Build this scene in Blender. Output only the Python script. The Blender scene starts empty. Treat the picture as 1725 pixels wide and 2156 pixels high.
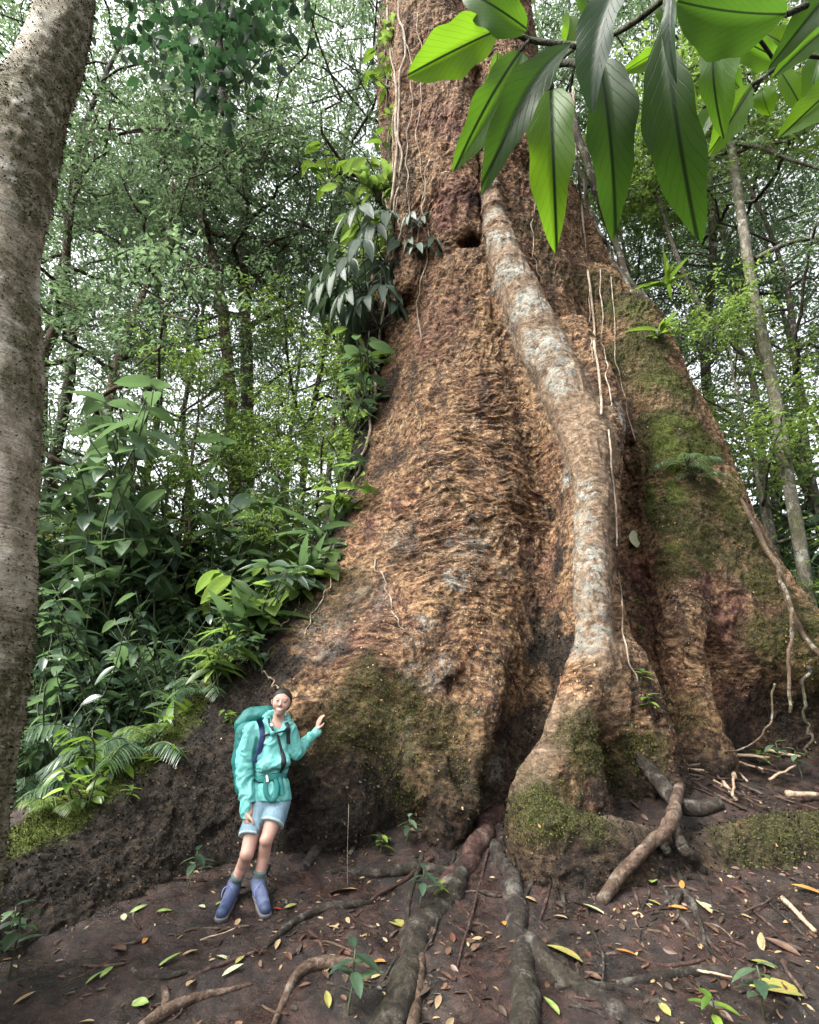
import bpy, math, random
import numpy as np
from mathutils import Vector, Matrix
from mathutils.bvhtree import BVHTree

rng = np.random.default_rng(11)
random.seed(11)
scene = bpy.context.scene
COL = scene.collection
R = math.radians

# ------------------------------------------------------------------ camera
PITCH = R(19.5)
CAM = np.array([0.0, 0.0, 1.6])
FPX = 1176.0                      # focal length in the 1725 x 2156 grid
FWD = np.array([0, math.cos(PITCH), math.sin(PITCH)])
UPV = np.array([0, -math.sin(PITCH), math.cos(PITCH)])
cam_data = bpy.data.cameras.new("camera")
cam = bpy.data.objects.new("camera", cam_data)
COL.objects.link(cam)
cam.location = CAM
cam.rotation_euler = (R(90) + PITCH, 0, 0)
cam_data.sensor_fit = 'VERTICAL'
cam_data.sensor_height = 24.0
cam_data.lens = 24.0 * FPX / 2156.0
cam_data.clip_start = 0.05
cam_data.clip_end = 2000
scene.camera = cam


def ray(px, py):
    d = FWD + (px - 862.5) / FPX * np.array([1.0, 0, 0]) + (1078 - py) / FPX * UPV
    return d


def P(px, py, Y):
    d = ray(px, py)
    return CAM + d * (Y / d[1])


def PD(px, py, depth):
    return CAM + ray(px, py) * depth


# ------------------------------------------------------------------ noise
def _h(ix, iy, iz, s):
    with np.errstate(over='ignore'):
        n = ix.astype(np.uint32) * np.uint32(374761393) + iy.astype(np.uint32) * np.uint32(668265263) \
            + iz.astype(np.uint32) * np.uint32(2246822519) + np.uint32((s * 3266489917) & 0xffffffff)
        n = (n ^ (n >> np.uint32(13))) * np.uint32(1274126177)
        n = n ^ (n >> np.uint32(16))
    return n.astype(np.float32) * np.float32(2.0 / 4294967295.0) - 1.0


def vn(x, y, z, s=0):
    x = np.asarray(x, np.float32); y = np.asarray(y, np.float32); z = np.asarray(z, np.float32)
    x, y, z = np.broadcast_arrays(x, y, z)
    fx, fy, fz = np.floor(x), np.floor(y), np.floor(z)
    ix, iy, iz = fx.astype(np.int64), fy.astype(np.int64), fz.astype(np.int64)
    u, v, w = x - fx, y - fy, z - fz
    u = u * u * (3 - 2 * u); v = v * v * (3 - 2 * v); w = w * w * (3 - 2 * w)
    r = 0
    for a in (0, 1):
        for b in (0, 1):
            for c in (0, 1):
                r = r + _h(ix + a, iy + b, iz + c, s) * (u if a else 1 - u) * (v if b else 1 - v) * (w if c else 1 - w)
    return r


def fbm(x, y, z, o=4, s=0):
    r = 0; a = .5; f = 1.0
    for i in range(o):
        r = r + a * vn(x * f, y * f, z * f, s + i * 17); a *= .5; f *= 2.03
    return r


def sst(a, b, x):
    t = np.clip((x - a) / (b - a), 0, 1)
    return t * t * (3 - 2 * t)


# ------------------------------------------------------------------ mesh helpers
def tag(o, label=None, cat=None, group=None, kind=None):
    if label: o['label'] = label
    if cat: o['category'] = cat
    if group: o['group'] = group
    if kind: o['kind'] = kind
    return o


def np_mesh(name, verts, faces_list, mats=(), mat_idx=None, smooth=True):
    """faces_list: list of int arrays (n,k)."""
    me = bpy.data.meshes.new(name)
    verts = np.ascontiguousarray(verts, np.float32)
    me.vertices.add(len(verts))
    me.vertices.foreach_set('co', verts.ravel())
    nl = sum(f.size for f in faces_list)
    nf = sum(len(f) for f in faces_list)
    me.loops.add(nl); me.polygons.add(nf)
    li = np.concatenate([np.asarray(f, np.int32).ravel() for f in faces_list])
    tot = np.concatenate([np.full(len(f), f.shape[1], np.int32) for f in faces_list])
    st = np.concatenate([[0], np.cumsum(tot)[:-1]]).astype(np.int32)
    me.loops.foreach_set('vertex_index', li)
    me.polygons.foreach_set('loop_start', st)
    if smooth:
        me.polygons.foreach_set('use_smooth', np.ones(nf, bool))
    for m in mats: me.materials.append(m)
    if mat_idx is not None:
        me.polygons.foreach_set('material_index', np.asarray(mat_idx, np.int32))
    me.update(calc_edges=True)
    me.validate()
    return me


def link(name, me, parent=None):
    o = bpy.data.objects.new(name, me)
    COL.objects.link(o)
    if parent is not None: o.parent = parent
    return o


def empty(name, loc=(0, 0, 0)):
    o = bpy.data.objects.new(name, None)
    o.empty_display_size = .1
    o.location = loc
    COL.objects.link(o)
    return o


def add_attr(me, name, vals):
    a = me.attributes.new(name, 'FLOAT', 'POINT')
    a.data.foreach_set('value', np.ascontiguousarray(vals, np.float32))


class MB:
    """collects pieces into ONE mesh."""
    def __init__(s):
        s.v = []; s.f = {3: [], 4: []}; s.m = {3: [], 4: []}; s.n = 0

    def add(s, v, f, mat=0):
        v = np.asarray(v, np.float32)
        f = np.asarray(f, np.int64)
        s.v.append(v)
        k = f.shape[1]
        s.f[k].append(f + s.n)
        s.m[k].append(np.full(len(f), mat, np.int32) if np.isscalar(mat) else np.asarray(mat, np.int32))
        s.n += len(v)

    def tube(s, pts, rad, seg=8, mat=0, noise=0.0, seed=0, flat=1.0, cap=True):
        pts = np.asarray(pts, float); n = len(pts)
        rad = np.broadcast_to(np.asarray(rad, float), (n,))
        tan = np.gradient(pts, axis=0)
        tan /= np.linalg.norm(tan, axis=1, keepdims=True) + 1e-9
        ref = np.array([0, 0, 1.0]) if abs(tan[0][2]) < .9 else np.array([1.0, 0, 0])
        V = []
        nrm = None
        for i in range(n):
            if nrm is None:
                nrm = ref - tan[i] * ref.dot(tan[i])
            else:
                nrm = nrm - tan[i] * nrm.dot(tan[i])
            nrm = nrm / (np.linalg.norm(nrm) + 1e-9)
            b = np.cross(tan[i], nrm)
            a = np.linspace(0, 2 * math.pi, seg, endpoint=False)
            r = rad[i] * np.ones(seg)
            c = pts[i] + np.outer(np.cos(a) * r, nrm) * flat + np.outer(np.sin(a) * r, b)
            V.append(c)
        V = np.concatenate(V)
        if noise:
            nn = fbm(V[:, 0] / noise[1], V[:, 1] / noise[1], V[:, 2] / noise[1], 3, seed)
            cc = np.repeat(pts, seg, axis=0)
            V = cc + (V - cc) * (1 + noise[0] * nn[:, None])
        i = np.arange(n - 1)[:, None] * seg; j = np.arange(seg)[None]; j2 = (j + 1) % seg
        F = np.stack([i + j, i + j2, i + seg + j2, i + seg + j], -1).reshape(-1, 4)
        s.add(V, F, mat)
        if cap:
            base = s.n - len(V)
            for k, e in ((0, pts[0]), (n - 1, pts[-1])):
                s.v.append(np.asarray(e, np.float32)[None]); ci = s.n; s.n += 1
                q = base + k * seg + np.arange(seg); q2 = base + k * seg + (np.arange(seg) + 1) % seg
                t = np.stack([q2, q, np.full(seg, ci)], -1) if k == 0 else np.stack([q, q2, np.full(seg, ci)], -1)
                s.f[3].append(t); s.m[3].append(np.full(seg, mat, np.int32))

    def cloud(s, tmpl, pos, rot, scale, mat=0):
        """copies of a template (verts, faces) : pos (n,3) rot (n,3,3) scale (n,) or (n,3)."""
        tv, tf = tmpl
        n = len(pos)
        sc = np.asarray(scale, float)
        if sc.ndim == 1: sc = sc[:, None]
        vv = tv[None] * (sc[:, None, :] if sc.shape[1] == 3 else sc[:, :, None])
        V = np.einsum('nij,nkj->nki', rot, vv) + pos[:, None]
        F = (tf[None] + (np.arange(n) * len(tv))[:, None, None]).reshape(-1, tf.shape[1])
        s.add(V.reshape(-1, 3), F, mat)

    def build(s, name, mats, parent=None, smooth=True):
        fl = []; ml = []
        for k in (3, 4):
            if s.f[k]:
                fl.append(np.concatenate(s.f[k])); ml.append(np.concatenate(s.m[k]))
        me = np_mesh(name, np.concatenate(s.v), fl, mats, np.concatenate(ml), smooth)
        return link(name, me, parent)


def spline(pts, n):
    """Catmull-Rom resample (any dimension)."""
    p = np.asarray(pts, float)
    q = np.vstack([2 * p[0] - p[1], p, 2 * p[-1] - p[-2]])
    m = len(p) - 1
    t = np.linspace(0, m - 1e-6, n)
    i = np.floor(t).astype(int); u = (t - i)[:, None]
    a, b, c, d = q[i], q[i + 1], q[i + 2], q[i + 3]
    return .5 * ((2 * b) + (-a + c) * u + (2 * a - 5 * b + 4 * c - d) * u ** 2 + (-a + 3 * b - 3 * c + d) * u ** 3)


def frames(d, roll=None, up=(0, 0, 1)):
    """rotation matrices whose +Y column is d, +Z close to up."""
    d = d / (np.linalg.norm(d, axis=-1, keepdims=True) + 1e-9)
    upv = np.broadcast_to(np.asarray(up, float), d.shape)
    x = np.cross(d, upv); ln = np.linalg.norm(x, axis=-1, keepdims=True)
    x = np.where(ln < 1e-3, np.array([1.0, 0, 0]), x / (ln + 1e-9))
    z = np.cross(x, d)
    M = np.stack([x, d, z], -1)
    if roll is not None:
        c, s_ = np.cos(roll)[:, None], np.sin(roll)[:, None]
        M = np.stack([x * c + z * s_, d, -x * s_ + z * c], -1)
    return M


# ------------------------------------------------------------------ signed distance volumes
class Vol:
    def __init__(s, lo, hi, h):
        s.lo = np.array(lo, float); s.h = h
        s.n = np.ceil((np.array(hi) - s.lo) / h).astype(int) + 1
        s.ax = [(s.lo[k] + np.arange(s.n[k]) * h).astype(np.float32) for k in range(3)]
        s.F = np.full(s.n, 9.0, np.float32)

    def box(s, lo, hi):
        a = np.clip(np.floor((np.array(lo) - s.lo) / s.h).astype(int), 0, s.n)
        b = np.clip(np.ceil((np.array(hi) - s.lo) / s.h).astype(int) + 1, 0, s.n)
        if np.any(b <= a): return None
        sl = tuple(slice(a[k], b[k]) for k in range(3))
        g = (s.ax[0][sl[0]][:, None, None], s.ax[1][sl[1]][None, :, None], s.ax[2][sl[2]][None, None, :])
        return sl, g

    def merge(s, sl, d, k):
        F = s.F[sl]
        if k > 0:
            hh = np.maximum(k - np.abs(F - d), 0) / k
            s.F[sl] = np.minimum(F, d) - hh * hh * k * .25
        else:
            s.F[sl] = np.minimum(F, d)

    def cut(s, sl, d, k):
        F = s.F[sl]; e = -d
        hh = np.maximum(k - np.abs(F - e), 0) / max(k, 1e-6)
        s.F[sl] = np.maximum(F, e) + hh * hh * k * .25

    def chain(s, pts, rad, k=.2, sub=False, sc=(1, 1, 1)):
        pts = np.asarray(pts, float); rad = np.broadcast_to(np.asarray(rad, float), (len(pts),))
        sc = np.asarray(sc, float)
        m = rad.max() / sc.min() + k + 3 * s.h
        bx = s.box(pts.min(0) - m, pts.max(0) + m)
        if bx is None: return
        sl, (X, Y, Z) = bx
        best = None
        for i in range(len(pts) - 1):
            a, b = pts[i] * sc, pts[i + 1] * sc
            ab = b - a; L = float(ab.dot(ab)) + 1e-12
            px, py, pz = X * sc[0] - a[0], Y * sc[1] - a[1], Z * sc[2] - a[2]
            t = np.clip((px * ab[0] + py * ab[1] + pz * ab[2]) / L, 0, 1).astype(np.float32)
            d = np.sqrt((px - t * ab[0]) ** 2 + (py - t * ab[1]) ** 2 + (pz - t * ab[2]) ** 2) - (rad[i] + (rad[i + 1] - rad[i]) * t)
            best = d if best is None else np.minimum(best, d)
        if len(pts) == 1:
            best = np.sqrt(((X - pts[0][0]) * sc[0]) ** 2 + ((Y - pts[0][1]) * sc[1]) ** 2 + ((Z - pts[0][2]) * sc[2]) ** 2) - rad[0]
        (s.cut if sub else s.merge)(sl, best.astype(np.float32), k)

    def fin(s, ridge, tip, wid, base, p=1.3, k=.3):
        """plank buttress below a ridge line: ridge (n,3); tip, wid half widths per point; base: ground z per point."""
        ridge = np.asarray(ridge, float); n = len(ridge)
        tip = np.broadcast_to(np.asarray(tip, float), (n,)); wid = np.broadcast_to(np.asarray(wid, float), (n,))
        base = np.broadcast_to(np.asarray(base, float), (n,))
        m = wid.max() + k + .2
        lo = ridge.min(0) - m; hi = ridge.max(0) + m; lo[2] = s.lo[2]
        bx = s.box(lo, hi)
        if bx is None: return
        sl, (X, Y, Z) = bx
        X2, Y2 = X[:, :, 0], Y[:, :, 0]
        bd = None
        for i in range(n - 1):
            a, b = ridge[i][:2], ridge[i + 1][:2]; ab = b - a; L = ab.dot(ab) + 1e-9
            t = np.clip(((X2 - a[0]) * ab[0] + (Y2 - a[1]) * ab[1]) / L, 0, 1)
            d = np.hypot(X2 - a[0] - t * ab[0], Y2 - a[1] - t * ab[1])
            vals = [q[i] + (q[i + 1] - q[i]) * t for q in (ridge[:, 2], tip, wid, base)]
            if bd is None: bd, bv = d, vals
            else:
                w = d < bd
                bd = np.where(w, d, bd); bv = [np.where(w, v1, v0) for v1, v0 in zip(vals, bv)]
        h, tp, wd, bs = [q[:, :, None] for q in bv]
        D = bd[:, :, None]
        S = np.clip((h - Z) / np.maximum(h - bs, .05), 0, 1.3)
        W = (wd - tp) * S ** p
        q = D - W; zz = np.maximum(Z - h + tp, 0)
        d = np.where(zz > 0, np.hypot(np.maximum(q, 0), zz), np.maximum(q, -5)) - tp
        s.merge(sl, (d * .85).astype(np.float32), k)

    def mesh(s):
        F = s.F
        ins = F < 0
        n = s.n
        c = [ins[i:n[0] - 1 + i, j:n[1] - 1 + j, k:n[2] - 1 + k] for i in (0, 1) for j in (0, 1) for k in (0, 1)]
        sm = sum(q.astype(np.int8) for q in c)
        act = (sm > 0) & (sm < 8)
        idx = np.argwhere(act)
        vid = np.full(act.shape, -1, np.int32)
        vid[act] = np.arange(len(idx), dtype=np.int32)
        cor = {}
        for i in (0, 1):
            for j in (0, 1):
                for k in (0, 1):
                    cor[i, j, k] = F[idx[:, 0] + i, idx[:, 1] + j, idx[:, 2] + k]
        pos = np.zeros((len(idx), 3)); cnt = np.zeros(len(idx))
        for a in cor:
            for ax in range(3):
                if a[ax] == 1: continue
                b = list(a); b[ax] = 1; b = tuple(b)
                fa, fb = cor[a], cor[b]
                mk = (fa < 0) != (fb < 0)
                t = np.where(mk, fa / np.where(np.abs(fa - fb) < 1e-9, 1, fa - fb), 0)
                q = np.array(a, float)[None] + np.zeros((len(idx), 3)); q[:, ax] += t
                pos += q * mk[:, None]; cnt += mk
        V = s.lo + (idx + pos / cnt[:, None]) * s.h
        quads = []
        for ax in range(3):
            u, v = [(1, 2), (2, 0), (0, 1)][ax]
            sa = [slice(None)] * 3; sb = [slice(None)] * 3
            sa[ax] = slice(0, n[ax] - 1); sb[ax] = slice(1, n[ax])
            A, B = ins[tuple(sa)], ins[tuple(sb)]
            e = np.argwhere(A != B)
            e = e[(e[:, u] > 0) & (e[:, v] > 0) & (e[:, u] < n[u] - 1) & (e[:, v] < n[v] - 1)]
            sg = A[tuple(e.T)]
            o = []
            for du, dv in ((1, 1), (0, 1), (0, 0), (1, 0)):
                q = e.copy(); q[:, u] -= du; q[:, v] -= dv
                o.append(vid[tuple(q.T)])
            Q = np.stack(o, -1)
            Q[~sg] = Q[~sg][:, ::-1]
            quads.append(Q)
        Q = np.concatenate(quads)
        Q = Q[(Q >= 0).all(1)]
        return V, Q


def smooth_mesh(V, Q, it=2, lam=.5):
    e = np.concatenate([Q[:, [0, 1]], Q[:, [1, 2]], Q[:, [2, 3]], Q[:, [3, 0]]])
    for _ in range(it):
        S = np.zeros_like(V); C = np.zeros(len(V))
        for a, b in ((0, 1), (1, 0)):
            for k in range(3): S[:, k] += np.bincount(e[:, a], V[e[:, b], k], len(V))
            C += np.bincount(e[:, a], minlength=len(V))
        V = V + lam * (S / C[:, None] - V)
    return V


def subdiv(V, Q):
    e = np.concatenate([Q[:, [0, 1]], Q[:, [1, 2]], Q[:, [2, 3]], Q[:, [3, 0]]])
    key = np.sort(e, 1)
    kk = key[:, 0].astype(np.int64) * len(V) + key[:, 1]
    uq, inv = np.unique(kk, return_inverse=True)
    a, b = uq // len(V), uq % len(V)
    EM = .5 * (V[a] + V[b]); FM = V[Q].mean(1)
    n0 = len(V); nq = len(Q)
    ei = [n0 + inv[i * nq:(i + 1) * nq] for i in range(4)]
    fi = n0 + len(EM) + np.arange(nq)
    out = [np.stack([Q[:, i], ei[i], fi, ei[i - 1]], -1) for i in range(4)]
    return np.concatenate([V, EM, FM]), np.concatenate(out)


def normals(V, Q):
    n = np.cross(V[Q[:, 2]] - V[Q[:, 0]], V[Q[:, 3]] - V[Q[:, 1]])
    N = np.zeros_like(V)
    for c in range(4):
        for k in range(3): N[:, k] += np.bincount(Q[:, c], n[:, k], len(V))
    return N / (np.linalg.norm(N, axis=1, keepdims=True) + 1e-12)


# ------------------------------------------------------------------ materials
def mat(name):
    m = bpy.data.materials.new(name); m.use_nodes = True
    nt = m.node_tree; nt.nodes.clear()
    return m, nt


class NT:
    """short hand for shader trees"""
    def __init__(s, name):
        s.m, s.t = mat(name)
        s.out = s.n('ShaderNodeOutputMaterial')

    def n(s, typ, **kw):
        nd = s.t.nodes.new(typ)
        for k, v in kw.items():
            if k.startswith('i_'):
                key = k[2:].replace('_', ' ')
                nd.inputs[key].default_value = v
            else: setattr(nd, k, v)
        return nd

    def l(s, a, b): s.t.links.new(a, b)

    def coord(s, kind='Object', scale=(1, 1, 1)):
        tc = s.n('ShaderNodeTexCoord'); mp = s.n('ShaderNodeMapping')
        mp.inputs['Scale'].default_value = scale
        s.l(tc.outputs[kind], mp.inputs['Vector'])
        return mp.outputs['Vector']

    def warp(s, vec, scale, amt):
        nd = s.n('ShaderNodeTexNoise'); nd.inputs['Scale'].default_value = scale; nd.inputs['Detail'].default_value = 3
        s.l(vec, nd.inputs['Vector'])
        a = s.n('ShaderNodeVectorMath', operation='SUBTRACT'); s.l(nd.outputs['Color'], a.inputs[0]); a.inputs[1].default_value = (.5, .5, .5)
        b = s.n('ShaderNodeVectorMath', operation='SCALE'); s.l(a.outputs[0], b.inputs[0]); b.inputs['Scale'].default_value = amt
        c = s.n('ShaderNodeVectorMath', operation='ADD'); s.l(vec, c.inputs[0]); s.l(b.outputs[0], c.inputs[1])
        return c.outputs[0]

    def noise(s, vec, scale, detail=4, rough=.55, dist=0.0):
        nd = s.n('ShaderNodeTexNoise')
        nd.inputs['Scale'].default_value = scale; nd.inputs['Detail'].default_value = detail
        nd.inputs['Roughness'].default_value = rough; nd.inputs['Distortion'].default_value = dist
        s.l(vec, nd.inputs['Vector'])
        return nd.outputs['Fac']

    def ramp(s, fac, stops, interp='LINEAR'):
        nd = s.n('ShaderNodeValToRGB'); cr = nd.color_ramp; cr.interpolation = interp
        while len(cr.elements) < len(stops): cr.elements.new(.5)
        for e, (p, c) in zip(cr.elements, stops):
            e.position = p
            e.color = (c, c, c, 1) if np.isscalar(c) else (*c, 1)
        s.l(fac, nd.inputs['Fac'])
        return nd.outputs['Color']

    def mix(s, fac, a, b, mode='MIX'):
        nd = s.n('ShaderNodeMix', data_type='RGBA', blend_type=mode)
        for sock, v in ((nd.inputs[0], fac), (nd.inputs[6], a), (nd.inputs[7], b)):
            if hasattr(v, 'is_linked'): s.l(v, sock)
            elif np.isscalar(v): sock.default_value = v
            else: sock.default_value = (*v, 1)
        return nd.outputs[2]

    def math(s, op, a, b=0.0, clamp=False):
        nd = s.n('ShaderNodeMath', operation=op, use_clamp=clamp)
        for sock, v in ((nd.inputs[0], a), (nd.inputs[1], b)):
            if hasattr(v, 'is_linked'): s.l(v, sock)
            else: sock.default_value = v
        return nd.outputs[0]

    def attr(s, name):
        nd = s.n('ShaderNodeAttribute'); nd.attribute_name = name
        return nd.outputs['Fac']

    def bump(s, h, dist=.02, strength=1.0, prev=None):
        nd = s.n('ShaderNodeBump'); nd.inputs['Distance'].default_value = dist
        nd.inputs['Strength'].default_value = strength
        s.l(h, nd.inputs['Height'])
        if prev is not None: s.l(prev, nd.inputs['Normal'])
        return nd.outputs['Normal']

    def principled(s, color, rough=.8, normal=None, spec=.3, **kw):
        b = s.n('ShaderNodeBsdfPrincipled')
        for key, v in (('Base Color', color), ('Roughness', rough), ('Specular IOR Level', spec)):
            sock = b.inputs[key]
            if hasattr(v, 'is_linked'): s.l(v, sock)
            elif np.isscalar(v): sock.default_value = v
            else: sock.default_value = (*v, 1)
        if normal is not None: s.l(normal, b.inputs['Normal'])
        return b

    def finish(s, bsdf):
        s.l(bsdf.outputs[0], s.out.inputs['Surface'])
        return s.m


# ------------------------------------------------------------------ world and light
SUN_EL, SUN_AZ = R(50), R(238)      # azimuth clockwise from +Y: the light comes from behind the camera, left
w = bpy.data.worlds.new("World"); scene.world = w; w.use_nodes = True
wt = w.node_tree; wt.nodes.clear()
sky = wt.nodes.new('ShaderNodeTexSky'); sky.sky_type = 'NISHITA'; sky.sun_disc = False
sky.sun_elevation = SUN_EL; sky.sun_rotation = SUN_AZ
sky.air_density = 1.0; sky.dust_density = 6.0; sky.ozone_density = 1.0
hs = wt.nodes.new('ShaderNodeHueSaturation'); hs.inputs['Saturation'].default_value = .14
bg = wt.nodes.new('ShaderNodeBackground'); bg.inputs['Strength'].default_value = .15
wo = wt.nodes.new('ShaderNodeOutputWorld')
wt.links.new(sky.outputs['Color'], hs.inputs['Color'])
wt.links.new(hs.outputs['Color'], bg.inputs['Color'])
wt.links.new(bg.outputs['Background'], wo.inputs['Surface'])
sd = bpy.data.lights.new("sun", 'SUN'); sd.energy = 1.5; sd.angle = R(22); sd.color = (1.0, .95, .87)
so = bpy.data.objects.new("sun", sd); COL.objects.link(so)
sv = Vector((math.sin(SUN_AZ) * math.cos(SUN_EL), math.cos(SUN_AZ) * math.cos(SUN_EL), math.sin(SUN_EL)))
so.rotation_euler = sv.to_track_quat('Z', 'Y').to_euler()
so.location = (0, 0, 30)
scene.view_settings.view_transform = 'Standard'
scene.view_settings.look = 'None'
scene.view_settings.gamma = 1
scene.view_settings.use_curve_mapping = False
scene.view_settings.exposure = 2.2
scene.render.film_transparent = False
scene.cycles.use_denoising = True
scene.cycles.denoiser = 'OPENIMAGEDENOISE'
scene.cycles.denoising_prefilter = 'NONE'
scene.cycles.max_bounces = 8
scene.cycles.diffuse_bounces = 4
scene.cycles.transmission_bounces = 6
scene.cycles.transparent_max_bounces = 8
scene.cycles.caustics_reflective = False
scene.cycles.caustics_refractive = False
# ------------------------------------------------------------------ ground
def gz(x, y):
    """ground height without the fine bumps"""
    x = np.asarray(x, float); y = np.asarray(y, float)
    s = np.clip(y, 2.6, 9.2)
    z = .25 * (s - 5) + .07
    z = z - .08 * np.clip(2.6 - y, 0, 4)
    z = z + .015 * np.clip(x - 1, 0, 5)
    z = z + .40 * np.exp(-(((x - 2.75) / .95) ** 2 + ((y - 7.0) / .65) ** 2)) + .12 * np.exp(-(((x - .2) / 1.2) ** 2 + ((y - 6.6) / .6) ** 2))
    far = np.clip(np.hypot(x * .8, y - 2) - 16, 0, 200)
    z = z - .20 * np.minimum(far, 30) - .03 * np.maximum(far - 30, 0)
    return z


def gfull(x, y):
    z = gz(x, y)
    near = sst(14, 9, np.hypot(x, y - 4))
    b = .08 * fbm(x * 1.1, y * 1.1, 0 * x, 3, 5) + .05 * fbm(x * 4.2, y * 4.2, 0 * x, 3, 9) + .034 * np.abs(fbm(x * 13, y * 13, 0 * x, 3, 12))
    return z + b * (.5 + .5 * near)


def gp(px, py):
    """where the view ray of a photo point meets the ground"""
    d = ray(px, py)
    t = np.linspace(2.5, 13, 2200)
    p = CAM[None] + d[None] * t[:, None]
    g = gfull(p[:, 0], p[:, 1])
    i = int(np.argmax(p[:, 2] < g))
    return np.array([p[i, 0], p[i, 1], g[i]])


def axis_coords(dense_lo, dense_hi, step, far):
    c = list(np.arange(dense_lo, dense_hi, step))
    s = step
    while c[-1] < far: s *= 1.14; c.append(c[-1] + s)
    s = step
    while c[0] > -far: s *= 1.14; c.insert(0, c[0] - s)
    return np.array(c)


gx = axis_coords(-4.2, 5.2, .028, 220); gy = axis_coords(2.9, 8.6, .028, 220)
GX, GY = np.meshgrid(gx, gy, indexing='ij')
GZ = gfull(GX, GY)
gv = np.stack([GX, GY, GZ], -1).reshape(-1, 3)
ny = len(gy)
ii = (np.arange(len(gx) - 1)[:, None] * ny + np.arange(ny - 1)[None]).reshape(-1)
gq = np.stack([ii, ii + ny, ii + ny + 1, ii + 1], -1)

t = NT('mud')
v = t.coord('Object')
v = t.warp(v, 3, .15)
n1 = t.noise(v, 1.3, 5, .6); n2 = t.noise(v, 7, 8, .74); n3 = t.noise(v, 45, 6, .75)
c = t.ramp(n2, [(.36, (.0022, .0016, .0012)), (.5, (.0115, .0072, .0052)), (.64, (.040, .027, .0198))])
red = t.ramp(n1, [(.40, 0), (.60, 1)])
c = t.mix(t.math('MULTIPLY', red, .85), c, t.ramp(n2, [(.34, (.0045, .0024, .0018)), (.5, (.020, .0085, .0060)), (.66, (.050, .022, .016))]))
sp = t.ramp(n3, [(.60, 0), (.70, 1)])
c = t.mix(t.math('MULTIPLY', sp, .6), c, (.10, .085, .072))
ro = t.ramp(t.noise(v, 3.0, 4), [(.38, .20), (.60, .70)])
bp = t.bump(n2, .05, .9); bp = t.bump(n3, .012, 1.0, bp)
M_mud = t.finish(t.principled(c, ro, bp, .38))
ground = link('ground', np_mesh('ground', gv, [gq], [M_mud]))
tag(ground, 'dark wet mud slope with reddish patches under the giant tree', 'ground', kind='structure')

# ------------------------------------------------------------------ the giant tree as one signed-distance volume
AX, AY = 1.75, 10.7
T = Vol((-5.4, 4.3, -0.9), (8.2, 13.4, 21.0), .053)
X, Y, Z = T.ax[0][:, None, None], T.ax[1][None, :, None], T.ax[2][None, None, :]
zz = T.ax[2]
cx_ = AX - .55 * sst(9, 20, zz)
rx = X - cx_[None, None, :] - .06; ry = Y - AY
th = np.arctan2(ry, rx)
Rz = (2.14 + 1.65 * np.exp(-np.maximum(zz, -1) / 3.1) + .0 * zz)[None, None, :]
lob = 1 + .045 * np.sin(3 * th + 1.1) + .03 * np.sin(7 * th + .25 * Z) + .02 * np.sin(11 * th - .2 * Z + 1)
T.F[:] = (np.hypot(rx, ry) - Rz * lob) * .93
del rx, ry, th, lob

def PL(lst): return np.array([P(*q) for q in lst])

# left plank buttress
lr = PL([(900, 330, 10.6), (822, 520, 10.3), (806, 640, 10.0), (800, 780, 9.6), (768, 950, 9.1), (720, 1080, 8.6), (655, 1200, 8.1),
         (565, 1300, 7.5), (468, 1420, 7.0), (385, 1515, 6.6), (285, 1605, 6.2), (165, 1688, 5.8), (30, 1765, 5.35), (-130, 1835, 4.9)])
lrs = spline(lr, 40)
T.fin(lrs, np.linspace(.25, .16, 40), np.interp(np.linspace(0, 1, 40), [0, .35, .6, .8, 1], [.5, 1.0, 1.0, .95, .85]), [float(gz(p[0], p[1])) - .1 for p in lrs], .62, .45)
# the broad front panel
T.chain(PL([(985, 560, 10.0), (975, 800, 9.6), (970, 1000, 9.15), (955, 1200, 8.75), (930, 1400, 8.4), (905, 1560, 8.2), (900, 1720, 8.2)]), [1.1, 1.25, 1.3, 1.45, 1.6, 1.7, 1.75], .6)
T.chain(PL([(800, 1150, 8.9), (760, 1300, 8.2), (720, 1450, 7.6), (680, 1600, 7.15), (660, 1750, 7.0)]), [.7, .8, .95, 1.0, 1.0], .7)
# the mossy panel on the right
T.chain(PL([(1250, 640, 10.1), (1315, 780, 9.8), (1375, 920, 9.45), (1440, 1100, 9.2), (1480, 1300, 9.0), (1500, 1450, 9.0)]), [.7, .9, 1.0, 1.0, 1.0, 1.0], .6)
# right plank buttress
rr = PL([(1150, 300, 10.9), (1262, 500, 10.5), (1304, 600, 10.1), (1350, 740, 9.7), (1408, 890, 9.3), (1490, 1000, 8.95), (1570, 1100, 8.65), (1630, 1190, 8.4),
         (1715, 1285, 8.05), (1800, 1360, 7.8)])
rrs = spline(rr, 30)
T.fin(rrs, .2, np.linspace(.4, .75, 30), [float(gz(p[0], p[1])) + .3 for p in rrs], 1.0, .5)
# ridge between the two hollows on the right (mossy edge)
T.chain(PL([(1330, 700, 9.3), (1380, 850, 8.85), (1410, 980, 8.5), (1420, 1120, 8.25), (1432, 1260, 8.05), (1450, 1400, 7.85), (1462, 1540, 7.7), (1466, 1610, 7.6)]),
        [.5, .4, .3, .27, .28, .3, .36, .42], .5)
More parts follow.
